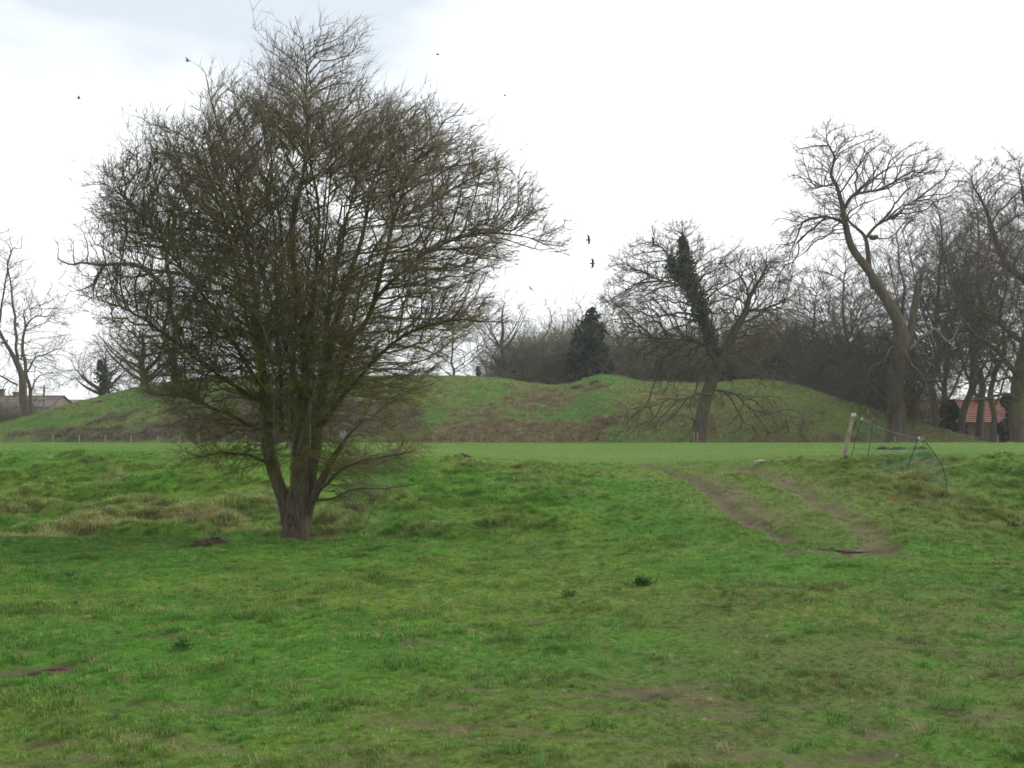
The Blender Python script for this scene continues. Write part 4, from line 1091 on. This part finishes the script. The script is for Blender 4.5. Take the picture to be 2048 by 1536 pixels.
# ------------------------------------------------------------------ the wire fence at the foot of the mound
FD = 79.5
fence = empty('wire_fence', (0, FD, .5), 'wooden post and wire fence running along the foot of the mound', 'fence')
rp = random.Random(12)
posts = [-60, -5, 55, 105, 158, 210, 262, 315, 358, 398, 447, 490, 540, 590, 640, 686, 735, 780, 820, 868, 915, 962, 1010, 1058, 1105, 1152, 1200, 1250, 1319, 1388, 1395, 1440, 1490, 1540, 1592, 1640, 1690, 1738, 1790, 1840, 1893, 1945, 1995, 2050, 2100]
gpost = None
for i, px in enumerate(posts):
    x = P(px, 880, FD)[0]; hgt = rp.uniform(1.0, 1.16) if px not in (1319, 1388, 1395, 398) else 1.28
    mb = MB(); rad = .055 if px not in (1319, 1388, 1395, 398) else .08
    lx = rp.uniform(-.03, .03)
    tubes(mb, np.array([[(0, 0, -.3), (lx * .5, 0, hgt * .5), (lx, 0, hgt - .03), (lx, 0, hgt)]]), np.array([[rad, rad, rad, rad * .7]]), 7, cap=True)
    o = mb.build('post', M_POST, fence); o.location = (x, 0, 0)
for sx in (-1, 1):
    x = P(1319, 880, FD)[0]; mb = MB()
    tubes(mb, np.array([[(x + sx * .06, -.02, .95), (x + sx * .7, -.02, .5), (x + sx * 1.35, -.02, .0)]]), np.full((1, 3), .05), 6); mb.build('brace', M_POST, fence)
for zz in (.2, .45, .7, .95):
    mb = MB(); xs = np.array([P(px, 880, FD)[0] for px in posts])
    xx = np.interp(np.linspace(0, len(xs) - 1, len(xs) * 2 - 1), np.arange(len(xs)), xs)
    z_ = zz - .03 * (np.arange(len(xx)) % 2)
    tubes(mb, np.stack([xx, np.full(len(xx), -.07), z_], 1)[None], np.full((1, len(xx)), .004), 4); mb.build('wire', M_WIRE, fence)
c = P(686, 868, FD - .15)
mb = MB(); mb.box((0, 0, 0), (.42, .03, .5)); mb.box((0, -.021, .0), (.36, .012, .44))
o = mb.build('notice_panel', M_GREYP, None, (0, 0, 0), smooth=False, loc=c)
tag(o, 'small plain grey panel on the wire fence, seen through the hawthorn', 'panel')

# ------------------------------------------------------------------ the broken netting on the right
def gpt(px, py):
    h = hit(px, py); return np.array([h[0], h[1], float(gz(h[0:1], h[1:2])[0])])
b0 = gpt(1688, 917)
t0 = P(1706, 828, b0[1])
o = empty('wooden_post', b0, 'pale weathered wooden post leaning right beside the green netting', 'post')
mb = MB(); dv = t0 - b0
tubes(mb, np.array([[b0 - dv * .15, b0 + dv * .3, b0 + dv * .7, t0 - dv * .02, t0]]), np.array([[.066, .062, .058, .055, .04]]), 9, cap=True); mb.build('post', M_POSTPALE, o, b0)
mb = MB(); mb.box(t0 + np.array([0.01, -.02, -.02]), (.13, .1, .10)); mb.build('insulator', M_WHITEP, o, b0, smooth=False)

nb = gpt(1733, 922)
net = empty('electric_netting', nb, 'slack dark green netting on thin leaning stakes, one bent over', 'netting')
stakes = [[(1700, 916), (1713, 872), (1724, 838)], [(1733, 922), (1741, 880), (1746, 838)], [(1806, 953), (1826, 905), (1838, 876)], [(1892, 1002), (1893, 968), (1886, 935), (1868, 905), (1846, 877)]]
sp3 = []
for s in stakes:
    g = gpt(*s[0]); d = g[1]
    pts = np.array([g - np.array([0, 0, .1])] + [P(q[0], q[1], d + .15 * i) for i, q in enumerate(s[1:], 1)])
    c = catmull(pts, 6); mb = MB(); tubes(mb, c[None], np.full((1, len(c)), .014), 6, cap=True)
    st = mb.build('stake', M_NETPOST, net, nb); sp3.append(c)
    mb = MB(); e = c[-1]
    mb.box(e, (.05, .05, .07)); mb.build('clip', M_ORANGE if s[0][0] in (1733, 1892) else M_WHITEP, st, nb, smooth=False)
def along(c, t):
    s = np.concatenate([[0], np.cumsum(np.linalg.norm(np.diff(c, axis=0), axis=1))]); s /= s[-1]
    return np.stack([np.interp(t, s, c[:, k]) for k in range(3)], -1)
rn = np.random.default_rng(4)
for (i, j, sag, nv) in [(0, 1, .05, 7), (1, 2, .38, 20), (2, 3, .30, 16)]:
    mb = MB(); us = np.linspace(0, 1, 14)
    rows = []
    for t in np.linspace(.06, .97, 8):
        a, b_ = along(sp3[i], np.array([t]))[0], along(sp3[j], np.array([t]))[0]
        l = a[None] * (1 - us[:, None]) + b_[None] * us[:, None]
        l[:, 2] -= sag * 4 * us * (1 - us) * (.35 + .65 * t) ; l += rn.normal(size=l.shape) * .012
        gzv = gz(l[:, 0], l[:, 1]); l[:, 2] = np.maximum(l[:, 2], gzv + .03 + .03 * t)
        rows.append(l); tubes(mb, l[None], np.full((1, 14), .0055), 4, a=0)
    rows = np.array(rows)
    for u in np.linspace(.02, .98, nv):
        col = np.array([[np.interp(u, us, rr[:, k]) for k in range(3)] for rr in rows])
        tubes(mb, col[None], np.full((1, len(col)), .0038), 4, a=0)
    mb.build('net', M_NET, net, nb)
mb = MB(); a, b_ = t0, sp3[3][-1]; us = np.linspace(0, 1, 12)
l = a[None] * (1 - us[:, None]) + b_[None] * us[:, None]; l[:, 2] -= .12 * 4 * us * (1 - us)
tubes(mb, l[None], np.full((1, 12), .005), 4); mb.build('top_line', M_WIRE, net, nb)

def scrap(px, py, n, label, seed, size=.14):
    g = gpt(px, py); r = np.random.default_rng(seed); mb = MB()
    for i in range(n):
        c0 = g + np.array([r.uniform(-.2, .2), r.uniform(-.1, .1), .05 + r.uniform(0, .12)]); a = r.uniform(0, 3.1)
        k_ = 7; t = np.linspace(-1, 1, k_); dx = np.stack([np.cos(a) * t, np.sin(a) * t * .5, .35 * np.sin(t * 2.2 + a)], 1) * size
        v0 = c0 + dx; v1 = v0 + np.array([.01, .0, .035]) + r.normal(size=(k_, 3)) * .004
        v = np.concatenate([v0, v1, v0 + [0, .006, 0], v1 + [0, .006, 0]])
        q = [(m, m + 1, m + 1 + k_, m + k_) for m in range(k_ - 1)] + [(2 * k_ + m + 1, 2 * k_ + m, 3 * k_ + m, 3 * k_ + m + 1) for m in range(k_ - 1)]
        mb.add(v, q)
    o = mb.build('tape_scrap', M_ORANGE, None, g, loc=g)
    tag(o, label, 'tape', 'orange tape scraps below the netting')
scrap(1780, 1000, 2, 'upright scrap of orange tape in the grass, left of the other scraps', 1, .10)
scrap(1818, 980, 2, 'largest tangle of orange tape lying under the slack netting', 2, .17)
scrap(1868, 915, 1, 'scrap of orange tape caught on the grass below the bent stake', 3, .08)
scrap(1718, 873, 1, 'tiny orange tape scrap near the foot of the tall oak', 4, .1)

# ------------------------------------------------------------------ molehills, stones, plants
def lump(name, label, cat, px, py, wx, wy, hgt, mat, seed, group=None, onmound=None):
    g = gpt(px, py) if onmound is None else onmound
    r = np.random.default_rng(seed); na, nr_ = 22, 7
    v = [(0, 0, hgt)]
    for i in range(1, nr_ + 1):
        t = i / nr_
        for j in range(na):
            a = j / na * 2 * math.pi
            e = 1 + .35 * (vnoise(np.cos(a) * 2 + seed * 3, np.sin(a) * 2 + i * .2, seed) - .5) * 2
            z = hgt * (1 - t * t) + hgt * .5 * (vnoise(np.cos(a) * t * 5 + seed, np.sin(a) * t * 5, seed + 9) - .5) * (1 - t) - .03 * (t == 1)
            v.append((wx * t * math.cos(a) * e, wy * t * math.sin(a) * e, z))
    tr = [(0, 1 + j, 1 + (j + 1) % na) for j in range(na)]
    q = [(1 + i * na + j, 1 + (i + 1) * na + j, 1 + (i + 1) * na + (j + 1) % na, 1 + i * na + (j + 1) % na) for i in range(nr_ - 1) for j in range(na)]
    mb = MB(); mb.add(np.array(v, float), q, tr)
    if cat == 'molehill':
        for i in range(26):
            a = r.uniform(0, 6.28); t = r.uniform(.1, 1.15); s = r.uniform(.012, .045) * min(1, hgt * 8)
            c0 = np.array([wx * t * math.cos(a), wy * t * math.sin(a), hgt * max(0, 1 - t * t) + s * .3])
            p = c0 + s * np.array([(1, 0, 0), (-1, 0, .1), (0, 1, 0), (0, -1, -.1), (0, .1, .8), (0, 0, -.8)]) * r.uniform(.6, 1.3, (6, 1))
            mb.add(p, None, [(0, 2, 4), (2, 1, 4), (1, 3, 4), (3, 0, 4), (2, 0, 5), (1, 2, 5), (3, 1, 5), (0, 3, 5)])
    o = mb.build(name, mat, None, (0, 0, 0), loc=g)
    tag(o, label, cat, group)
lump('molehill', 'large fresh dark molehill left of the hawthorn trunk', 'molehill', 424, 1093, .34, .28, .13, M_SOIL, 1)
lump('molehill', 'lone dark molehill on the field behind and right of the hawthorn', 'molehill', 925, 915, .33, .3, .12, M_SOIL, 2)
for i, (px, py, wd) in enumerate([(1767, 899, .30), (1797, 900, .38), (1842, 899, .34)]):
    lump('molehill', ['leftmost of three small molehills in a row beyond the netting', 'middle of three small molehills in a row beyond the netting', 'rightmost of three small molehills in a row beyond the netting'][i], 'molehill', px, py, wd, .3, .12, M_SOIL, 3 + i, 'molehills beyond the netting')
lump('molehill', 'flattened molehill just nearer than the row of three beyond the netting', 'molehill', 1782, 914, .34, .3, .08, M_SOIL, 7, 'molehills beyond the netting')
lump('molehill', 'low crumbled brown molehill in the grass at the lower left', 'molehill', 110, 1344, .20, .1, .03, M_SOIL, 8)
def on_mound(px, py):
    v = ray(px, py); d = 80.0
    while d < 110 and CAMZ + v[2] * d > float(mound_z(np.array([v[0] * d]), np.array([d]))[0]): d += .05
    return np.array([v[0] * d, d, CAMZ + v[2] * d])
for px, py, lb, wx_ in [(1193, 765, 'dark earth scrape on the small bump at the mound\'s top', .55), (1160, 773, 'dark earth scrape just left of the bump on the mound\'s top', .75), (1215, 845, 'dark earth scrape below the pale stone on the mound', .9)]:
    lump('molehill', lb, 'molehill', 0, 0, wx_, .4, .16, M_SOIL, int(px), 'earth scrapes on the mound', on_mound(px, py))
lump('stone', 'pale stone lying on the mound slope above an earth scrape', 'stone', 0, 0, .22, .2, .2, M_STONE, 21, None, on_mound(1211, 836))
lump('stone', 'small pale stone at the end of a brown scrape at the lower left', 'stone', 413, 1322, .026, .02, .018, M_STONE, 22)
lump('stone', 'flat pale stone at the top of the muddy track', 'stone', 1524, 922, .32, .2, .05, M_STONE, 23)
lump('stone', 'tiny white stone in worn grass at the bottom right', 'stone', 1794, 1504, .012, .012, .016, M_STONE, 24)

# heap of sticks at the foot of the track
g = gpt(1668, 1103); r_ = np.random.default_rng(9); mb = MB(); n = 45
pp = g + np.stack([r_.normal(0, .17, n), r_.normal(0, .08, n), np.abs(r_.normal(.02, .02, n))], 1); a = r_.normal(0, .5, n)
dv = np.stack([np.cos(a), np.sin(a), r_.normal(0, .12, n)], 1) * r_.uniform(.08, .24, (n, 1))
tubes(mb, np.stack([pp - dv, pp + r_.normal(0, .01, (n, 3)), pp + dv], 1), np.repeat(r_.uniform(.006, .014, (n, 1)), 3, 1), 4, tip=True, a=0)
o = mb.build('stick_heap', plain('reddish sticks', (.07, .045, .034), (.13, .085, .065), 9), None, g, loc=g)
tag(o, 'low heap of reddish brown sticks at the foot of the muddy track', 'sticks')

# broad-leaved weeds
def weed(px, py, n, size, label, seed, mat, hgt=.2):
    g = gpt(px, py); r = np.random.default_rng(seed); mb = MB()
    for i in range(n):
        a = r.uniform(0, 6.28); el = r.uniform(.5, 1.4); L = size * r.uniform(.6, 1.2); wd = L * .13
        t = np.linspace(0, 1, 5); up = np.array([math.cos(a) * math.cos(el), math.sin(a) * math.cos(el), math.sin(el)])
        c0 = np.outer(t, up) * L; c0[:, 2] -= .35 * L * t ** 2; sd2 = np.array([-math.sin(a), math.cos(a), 0]) * wd
        pr = np.array([.15, .8, 1, .7, .05])[:, None]; off = np.array([r.normal(0, size * .5), r.normal(0, size * .4), r.uniform(0, hgt * .3)])
        v = np.concatenate([c0 - sd2 * pr * .5, c0 + np.array([0, 0, -.08 * L]) * pr, c0 + sd2 * pr * .5]) + off
        q = [(k_ + i_ * 5, k_ + 1 + i_ * 5, k_ + 6 + i_ * 5, k_ + 5 + i_ * 5) for k_ in range(4) for i_ in range(2)]
        mb.add(v, q, a=r.uniform(0, 1))
    o = mb.build('weed_clump', mat, None, (0, 0, 0), loc=g)
    tag(o, label, 'plant', 'dark weed clumps in the grass')
M_WEED = leaf_mat('weed leaves', (.036, .095, .022), (.075, .165, .034), .2)
M_DRYW = leaf_mat('dry weed', (.05, .055, .025), (.10, .10, .05), .2)
weed(1288, 1178, 130, .13, 'dark leafy clump alone in the grass right of centre', 1, M_WEED)
weed(365, 1305, 120, .07, 'dark grassy clump at the lower left, above the brown scrape', 2, M_WEED)
weed(2028, 1052, 110, .22, 'dark withered weed clump at the right edge of the photo', 3, M_DRYW)
weed(1985, 915, 40, .18, 'small dark weed on the bank top at the far right', 4, M_WEED)
weed(135, 1158, 90, .09, 'dark weed clump in the grass at the left, below the straw tussocks', 5, M_WEED)
weed(1140, 1200, 80, .08, 'smaller dark clump left of the lone leafy clump', 6, M_WEED)

# ------------------------------------------------------------------ rooks
def rook(px, py, d, span, roll, yaw, pitch, flap, label, seed):
    span *= .7; loc = P(px, py, d); S = span / 2
    prof = [(-.24, .004, .0), (-.19, .055, .0), (-.1, .045, 0), (.0, .065, 0), (.09, .06, 0), (.16, .042, .005), (.205, .036, .01), (.235, .015, .005), (.275, .003, -.004)]
    na = 8; v = []
    for i, (x, rr_, zc) in enumerate(prof):
        fl = .3 if i == 1 else 1.0
        for j in range(na):
            a = j / na * 2 * math.pi; v.append((x, rr_ * math.cos(a) * (1.5 if i == 1 else 1), zc + rr_ * math.sin(a) * fl))
    q = [(i * na + j, i * na + (j + 1) % na, (i + 1) * na + (j + 1) % na, (i + 1) * na + j) for i in range(len(prof) - 1) for j in range(na)]
    mb = MB(); v = np.array(v) * (span / .92)
    wv, wq = [], []
    for s in (1, -1):
        st = [(.04, .10, -.06, 0), (.28, .13, -.075, .06), (.55, .13, -.07, .07), (.8, .06, -.10, .05), (1.0, -.03, -.11, .02)]
        o0 = len(wv)
        for (f, le, te, lift) in st:
            z = math.sin(flap) * f * S + lift * .4 * S
            for (xx, dz) in ((le, 0), ((le + te) / 2, .012), (te, 0), ((le + te) / 2, -.004)):
                wv.append((xx * span / .92, s * f * S * math.cos(flap), z + dz))
        for i in range(len(st) - 1):
            for j in range(4):
                a, b_ = o0 + i * 4 + j, o0 + i * 4 + (j + 1) % 4
                wq.append((a, b_, b_ + 4, a + 4) if s > 0 else (b_, a, a + 4, b_ + 4))
    nv = len(v); mb.add(np.concatenate([v, np.array(wv)]), np.concatenate([np.array(q), np.array(wq) + nv]))
    o = mb.build('rook', M_ROOK, None, (0, 0, 0), loc=loc)
    o.rotation_euler = (roll, pitch, yaw)
    tag(o, label, 'bird', 'rooks in flight')
R = math.radians
rook(375, 122, 62, .8, R(35), R(30), R(-8), R(25), 'dark bird flying high above the hawthorn\'s left shoulder', 1)
rook(158, 197, 70, .75, R(-30), R(200), R(5), R(30), 'dark bird flying at the upper left, the leftmost bird', 2)
rook(875, 109, 95, .9, R(4), R(10), R(0), R(4), 'faint bird gliding level above the hawthorn\'s right shoulder', 3)
rook(1177, 480, 58, .85, R(72), R(8), R(0), R(12), 'upper of two banking birds right of the hawthorn\'s tip', 4)
rook(1185, 527, 58, .85, R(78), R(-6), R(0), R(8), 'lower of two banking birds right of the hawthorn\'s tip', 5)
rook(1061, 577, 75, .8, R(55), R(110), R(20), R(15), 'small bird below the hawthorn\'s right branches, above the skyline', 6)
rook(1306, 484, 60, .85, R(80), R(5), R(0), R(10), 'banking bird beside the top of the leaning ivy oak', 7)
rook(1010, 191, 110, .8, R(6), R(170), R(0), R(6), 'tiny faint bird in the white sky right of the hawthorn', 8)

# ------------------------------------------------------------------ grass
def tuft_proto(name, blades, length, width, lean, seed, spread):
    r = np.random.default_rng(seed); mb = MB()
    for i in range(blades):
        a = r.uniform(0, 6.28); L = length * r.uniform(.5, 1.15); ln = lean * r.uniform(.3, 1.3); w_ = width * r.uniform(.7, 1.2)
        o0 = np.array([r.normal(0, spread), r.normal(0, spread), -.15 * L]); dr = np.array([math.cos(a), math.sin(a), 0]); sd_ = np.array([-math.sin(a), math.cos(a), 0])
        p0 = o0; p1 = o0 + dr * L * ln * .35 + np.array([0, 0, L * .62]); p2 = o0 + dr * L * ln + np.array([0, 0, L * (1.1 - .45 * min(ln, 1.3))])
        mb.add([p0 - sd_ * w_ * .5, p0 + sd_ * w_ * .5, p1 + sd_ * w_ * .42, p1 - sd_ * w_ * .42, p2], [(0, 1, 2, 3)], [(3, 2, 4)], a=[0, 0, .6, .6, 1])
    return bpy.data.objects.new(name, mb.mesh(name, M_GRASS))

M_GRASS, n_, l_ = new_mat('grass blades')
o_ = n_.new('ShaderNodeOutputMaterial'); b_ = N(n_, 'ShaderNodeBsdfPrincipled', Roughness=.6); b_.inputs['Specular IOR Level'].default_value = .25
a_ = N(n_, 'ShaderNodeAttribute', attribute_name='tint'); a_.attribute_type = 'INSTANCER'
t_ = n_.new('ShaderNodeBsdfTranslucent'); l_.new(a_.outputs['Color'], b_.inputs['Base Color']); l_.new(a_.outputs['Color'], t_.inputs[0])
m_ = n_.new('ShaderNodeMixShader'); m_.inputs[0].default_value = .35; l_.new(b_.outputs[0], m_.inputs[1]); l_.new(t_.outputs[0], m_.inputs[2]); l_.new(m_.outputs[0], o_.inputs[0])

def scatter(name, label, pts, scale, tint, protos, up=None, seed=0):
    n = len(pts); r = np.random.default_rng(seed)
    me = bpy.data.meshes.new(name); me.vertices.add(n); me.vertices.foreach_set('co', pts.astype(np.float32).ravel())
    at = me.attributes.new('tint', 'FLOAT_COLOR', 'POINT'); at.data.foreach_set('color', np.concatenate([tint, np.ones((n, 1))], 1).astype(np.float32).ravel())
    at = me.attributes.new('tsize', 'FLOAT', 'POINT'); at.data.foreach_set('value', scale.astype(np.float32))
    at = me.attributes.new('trot', 'FLOAT_VECTOR', 'POINT')
    rot = np.stack([r.normal(0, .12, n), r.normal(0, .12, n), r.uniform(0, 6.28, n)], 1); at.data.foreach_set('vector', rot.astype(np.float32).ravel())
    me.materials.append(M_GRASS)
    o = bpy.data.objects.new(name, me); C.objects.link(o); tag(o, label, 'grass', None, 'stuff')
    col = bpy.data.collections.new(name + ' tufts')
    for p in protos: col.objects.link(p)
    ng = bpy.data.node_groups.new(name, 'GeometryNodeTree')
    ng.interface.new_socket('Geometry', in_out='INPUT', socket_type='NodeSocketGeometry'); ng.interface.new_socket('Geometry', in_out='OUTPUT', socket_type='NodeSocketGeometry')
    gi = ng.nodes.new('NodeGroupInput'); go = ng.nodes.new('NodeGroupOutput'); ip = ng.nodes.new('GeometryNodeInstanceOnPoints')
    ci = ng.nodes.new('GeometryNodeCollectionInfo'); ci.inputs['Collection'].default_value = col; ci.inputs['Separate Children'].default_value = True; ci.inputs['Reset Children'].default_value = True
    s_ = ng.nodes.new('GeometryNodeInputNamedAttribute'); s_.data_type = 'FLOAT'; s_.inputs['Name'].default_value = 'tsize'
    r_n = ng.nodes.new('GeometryNodeInputNamedAttribute'); r_n.data_type = 'FLOAT_VECTOR'; r_n.inputs['Name'].default_value = 'trot'
    L = ng.links.new
    L(gi.outputs[0], ip.inputs['Points']); L(ci.outputs[0], ip.inputs['Instance']); ip.inputs['Pick Instance'].default_value = True
    L(s_.outputs[0], ip.inputs['Scale']); L(r_n.outputs[0], ip.inputs['Rotation']); L(ip.outputs[0], go.inputs[0])
    md = o.modifiers.new('scatter', 'NODES'); md.node_group = ng
    return o

short = [tuft_proto('short tuft', 16, .055, .0045, .9, 200 + i, .022) for i in range(5)]
long_ = [tuft_proto('long tuft', 20, .17, .009, 1.0, 210 + i, .05) for i in range(5)]
coarse = [tuft_proto('coarse tuft', 14, .22, .022, 1.0, 220 + i, .10) for i in range(5)]

def sample(n, y0, y1, power, seed, wide=.60, pad=2.0):
    r = np.random.default_rng(seed)
    u = r.uniform(0, 1, n)
    y = (y0 ** power + u * (y1 ** power - y0 ** power)) ** (1 / power)
    x = r.uniform(-1, 1, n) * (wide * y + pad)
    return x, y, r

x, y, r_ = sample(125000, 3.8, 21.5, 1.15, 301)
m, _ = mud(x, y); bk = bank(x, y); keep = (r_.uniform(0, 1, len(x)) > m * 1.15) & (r_.uniform(0, 1, len(x)) > bk)
x, y, m = x[keep], y[keep], m[keep]
clump = sstep(.52, .72, .5 * fbm(x * 2.6, y * 2.6, 66, 2) + .5 * fbm(x * 1.3, y * 1.3, 131, 3)) ; lowg = sstep(-1, 3, x) * (1 - sstep(8, 12, y))
sz = (.48 + .5 * clump) * (1 - .35 * lowg) * r_.uniform(.7, 1.25, len(x)) * (1 + .02 * y)
st = straw(x, y); col = green(x, y, st, m, r_.uniform(0, 1, (len(x), 1)))
pale = (r_.uniform(0, 1, len(x)) < .08)[:, None]; col = np.where(pale, np.array([.26, .23, .10]), col) * (.7 + .9 * r_.uniform(0, 1, (len(x), 1)) ** 1.3) * (.72 + .62 * fbm(x * 3.1, y * 3.1, 151, 2))[:, None] * (1 - .08 * clump)[:, None]
n_ = 5200; lx, ly, rl = sample(n_, 4.0, 19, 1.2, 311)                 # taller tufts and dead stems standing out of the turf
lm, _ = mud(lx, ly); kp = (rl.uniform(0, 1, n_) > lm * 1.3) & (fbm(lx * 1.3, ly * 1.3, 181, 3) + rl.normal(0, .1, n_) > .5); lx, ly = lx[kp], ly[kp]
dead = (rl.uniform(0, 1, len(lx)) < .22)[:, None]
lc = np.where(dead, np.array([.27, .23, .11]), np.array([.075, .2, .026])) * rl.uniform(.7, 1.35, (len(lx), 1))
scatter('tall_grass_tufts', 'taller lush tufts and dead stems standing out of the foreground turf', np.stack([lx, ly, gz(lx, ly)], 1), rl.uniform(.3, .62, len(lx)) * np.where(dead[:, 0], .8, 1), lc, long_, seed=7)
scatter('meadow_grass', 'short green meadow grass covering the foreground', np.stack([x, y, gz(x, y)], 1), sz, col, short, seed=1)

x, y, r_ = sample(95000, 17.0, 37, 1.4, 302)
bk = bank(x, y); m, _ = mud(x, y); keep = (r_.uniform(0, 1, len(x)) < .25 + bk * .9) & (r_.uniform(0, 1, len(x)) > m * 1.1)
x, y, m, bk = x[keep], y[keep], m[keep], bk[keep]
hum = fbm(x * 1.15 + 3, y * 1.4, 61, 3)
st = straw(x, y); sz = (.28 + .45 * bk * sstep(.38, .62, hum) + .48 * st) * r_.uniform(.7, 1.3, len(x))
col = green(x, y, st * r_.uniform(.2, 1.2, len(x)).clip(0, 1), m, r_.uniform(0, 1, (len(x), 1))) * (.72 + .95 * r_.uniform(0, 1, (len(x), 1)) ** 1.2) * (.72 + .6 * fbm(x * 1.7, y * 1.7, 171, 3))[:, None]
ta = r_.uniform(0, 6.28, 260); tr_ = r_.uniform(.22, .6, 260); tx = hb[0] + np.cos(ta) * tr_; ty = hb[1] + np.sin(ta) * tr_      # longer grass round the trunk's foot
x = np.concatenate([x, tx]); y = np.concatenate([y, ty]); sz = np.concatenate([sz, r_.uniform(.35, .8, 260)])
col = np.concatenate([col, np.array([.085, .19, .028]) * r_.uniform(.7, 1.4, (260, 1))])
scatter('tussock_grass', 'rough tussocky grass with straw-coloured tufts on the bank behind the hawthorn', np.stack([x, y, gz(x, y)], 1), sz, col, long_, seed=2)

x, y, r_ = sample(42000, 32, 79, 1.2, 303)
m, _ = mud(x, y); keep = r_.uniform(0, 1, len(x)) > m; x, y, m = x[keep], y[keep], m[keep]
col = green(x, y, straw(x, y) * .6, m, r_.uniform(0, 1, (len(x), 1))) * r_.uniform(1.1, 1.35, (len(x), 1))
scatter('field_grass', 'smooth bright green grass of the flat field before the mound', np.stack([x, y, gz(x, y)], 1), r_.uniform(.16, .3, len(x)), col, long_, seed=3)

r_ = np.random.default_rng(304)
x = r_.uniform(_fx[0], _fx[-1], 60000); y = r_.uniform(81, 105, 60000); z = mound_z(x, y); keep = z > .42
x, y, z = x[keep], y[keep], z[keep]
c, b, brown = mound_col(x, y)
isb = (r_.uniform(0, 1, len(x)) < b * .95)[:, None]
col = np.where(isb, brown * r_.uniform(.9, 2.0, (len(x), 1)), c * r_.uniform(.95, 1.5, (len(x), 1)))
pale = (r_.uniform(0, 1, len(x)) < .06)[:, None]; col = np.where(pale, np.array([.24, .2, .1]), col)
scatter('mound_grass', 'rough olive and brown grass covering the mound', np.stack([x, y, z], 1), (.55 + .75 * isb[:, 0]) * r_.uniform(.6, 1.4, len(x)), col, coarse, seed=4)

tt = sum(sum(len(p.vertices) - 2 for p in me.polygons) if len(me.polygons) < 1 else 0 for me in bpy.data.meshes)
print('loops total', sum(len(me.loops) for me in bpy.data.meshes), 'polys', sum(len(me.polygons) for me in bpy.data.meshes))

r_ = np.random.default_rng(305); n = 5200
x = r_.uniform(-48, 48, n); y = 76.5 + r_.normal(0, 2.2, n) + 3 * (fbm(x * .15, x * 0, 161, 2) - .5); keep = (y > 69) & (y < 80.5); x, y = x[keep], y[keep]
col = np.where((fbm(x * .4, y * .4, 163, 2) + r_.normal(0, .12, len(x)) > .52)[:, None], np.array([.19, .155, .08]), np.array([.10, .15, .035])) * r_.uniform(.7, 1.4, (len(x), 1))
scatter('margin_grass', 'rough uncut grass along the wire fence at the field edge', np.stack([x, y, gz(x, y)], 1), r_.uniform(.6, 1.5, len(x)) * .55, col, coarse, seed=5)

def litter_proto(name, seed):
    r = np.random.default_rng(seed); mb = MB()
    for i in range(3):
        a = r.uniform(0, 6.28); c = np.array([r.normal(0, .05), r.normal(0, .05), .012 + .012 * i]); u = np.array([math.cos(a), math.sin(a), r.uniform(-.2, .3)]); v = np.array([-math.sin(a), math.cos(a), r.uniform(-.2, .3)])
        L = r.uniform(.018, .035)
        mb.add([c - u * L, c - u * .3 * L + v * .5 * L, c + u * .5 * L + v * .4 * L, c + u * L + [0, 0, .006], c + u * .5 * L - v * .4 * L, c - u * .3 * L - v * .5 * L], [(0, 1, 2, 5), (5, 2, 3, 4)], a=0)
    return bpy.data.objects.new(name, mb.mesh(name, M_GRASS))
lit = [litter_proto('leaf litter', 400 + i) for i in range(4)]
x, y, r_ = sample(420, 4.2, 22, 1.3, 306)
col = np.where((r_.uniform(0, 1, len(x)) < .7)[:, None], np.array([.13, .075, .035]), np.array([.22, .18, .09])) * r_.uniform(.6, 1.3, (len(x), 1))
o = scatter('leaf_litter', 'scattered fallen leaves and dry bits in the foreground grass', np.stack([x, y, gz(x, y) + .015], 1), r_.uniform(.35, .8, len(x)), col, lit, seed=6)
o['category'] = 'leaves'

# ------------------------------------------------------------------ the damp air
mb = MB(); mb.box((0, 1200, 20.0), (5400, 2700, 43.0))
m, n, l = new_mat('haze')
o = n.new('ShaderNodeOutputMaterial'); v = n.new('ShaderNodeVolumePrincipled')
v.inputs['Color'].default_value = (.93, .96, 1, 1); v.inputs['Density'].default_value = HAZE
l.new(v.outputs[0], o.inputs['Volume'])
hz = mb.build('haze', m, None, (0, 0, 0), smooth=False)
tag(hz, 'thin damp winter haze over the whole field', 'haze', None, 'stuff')
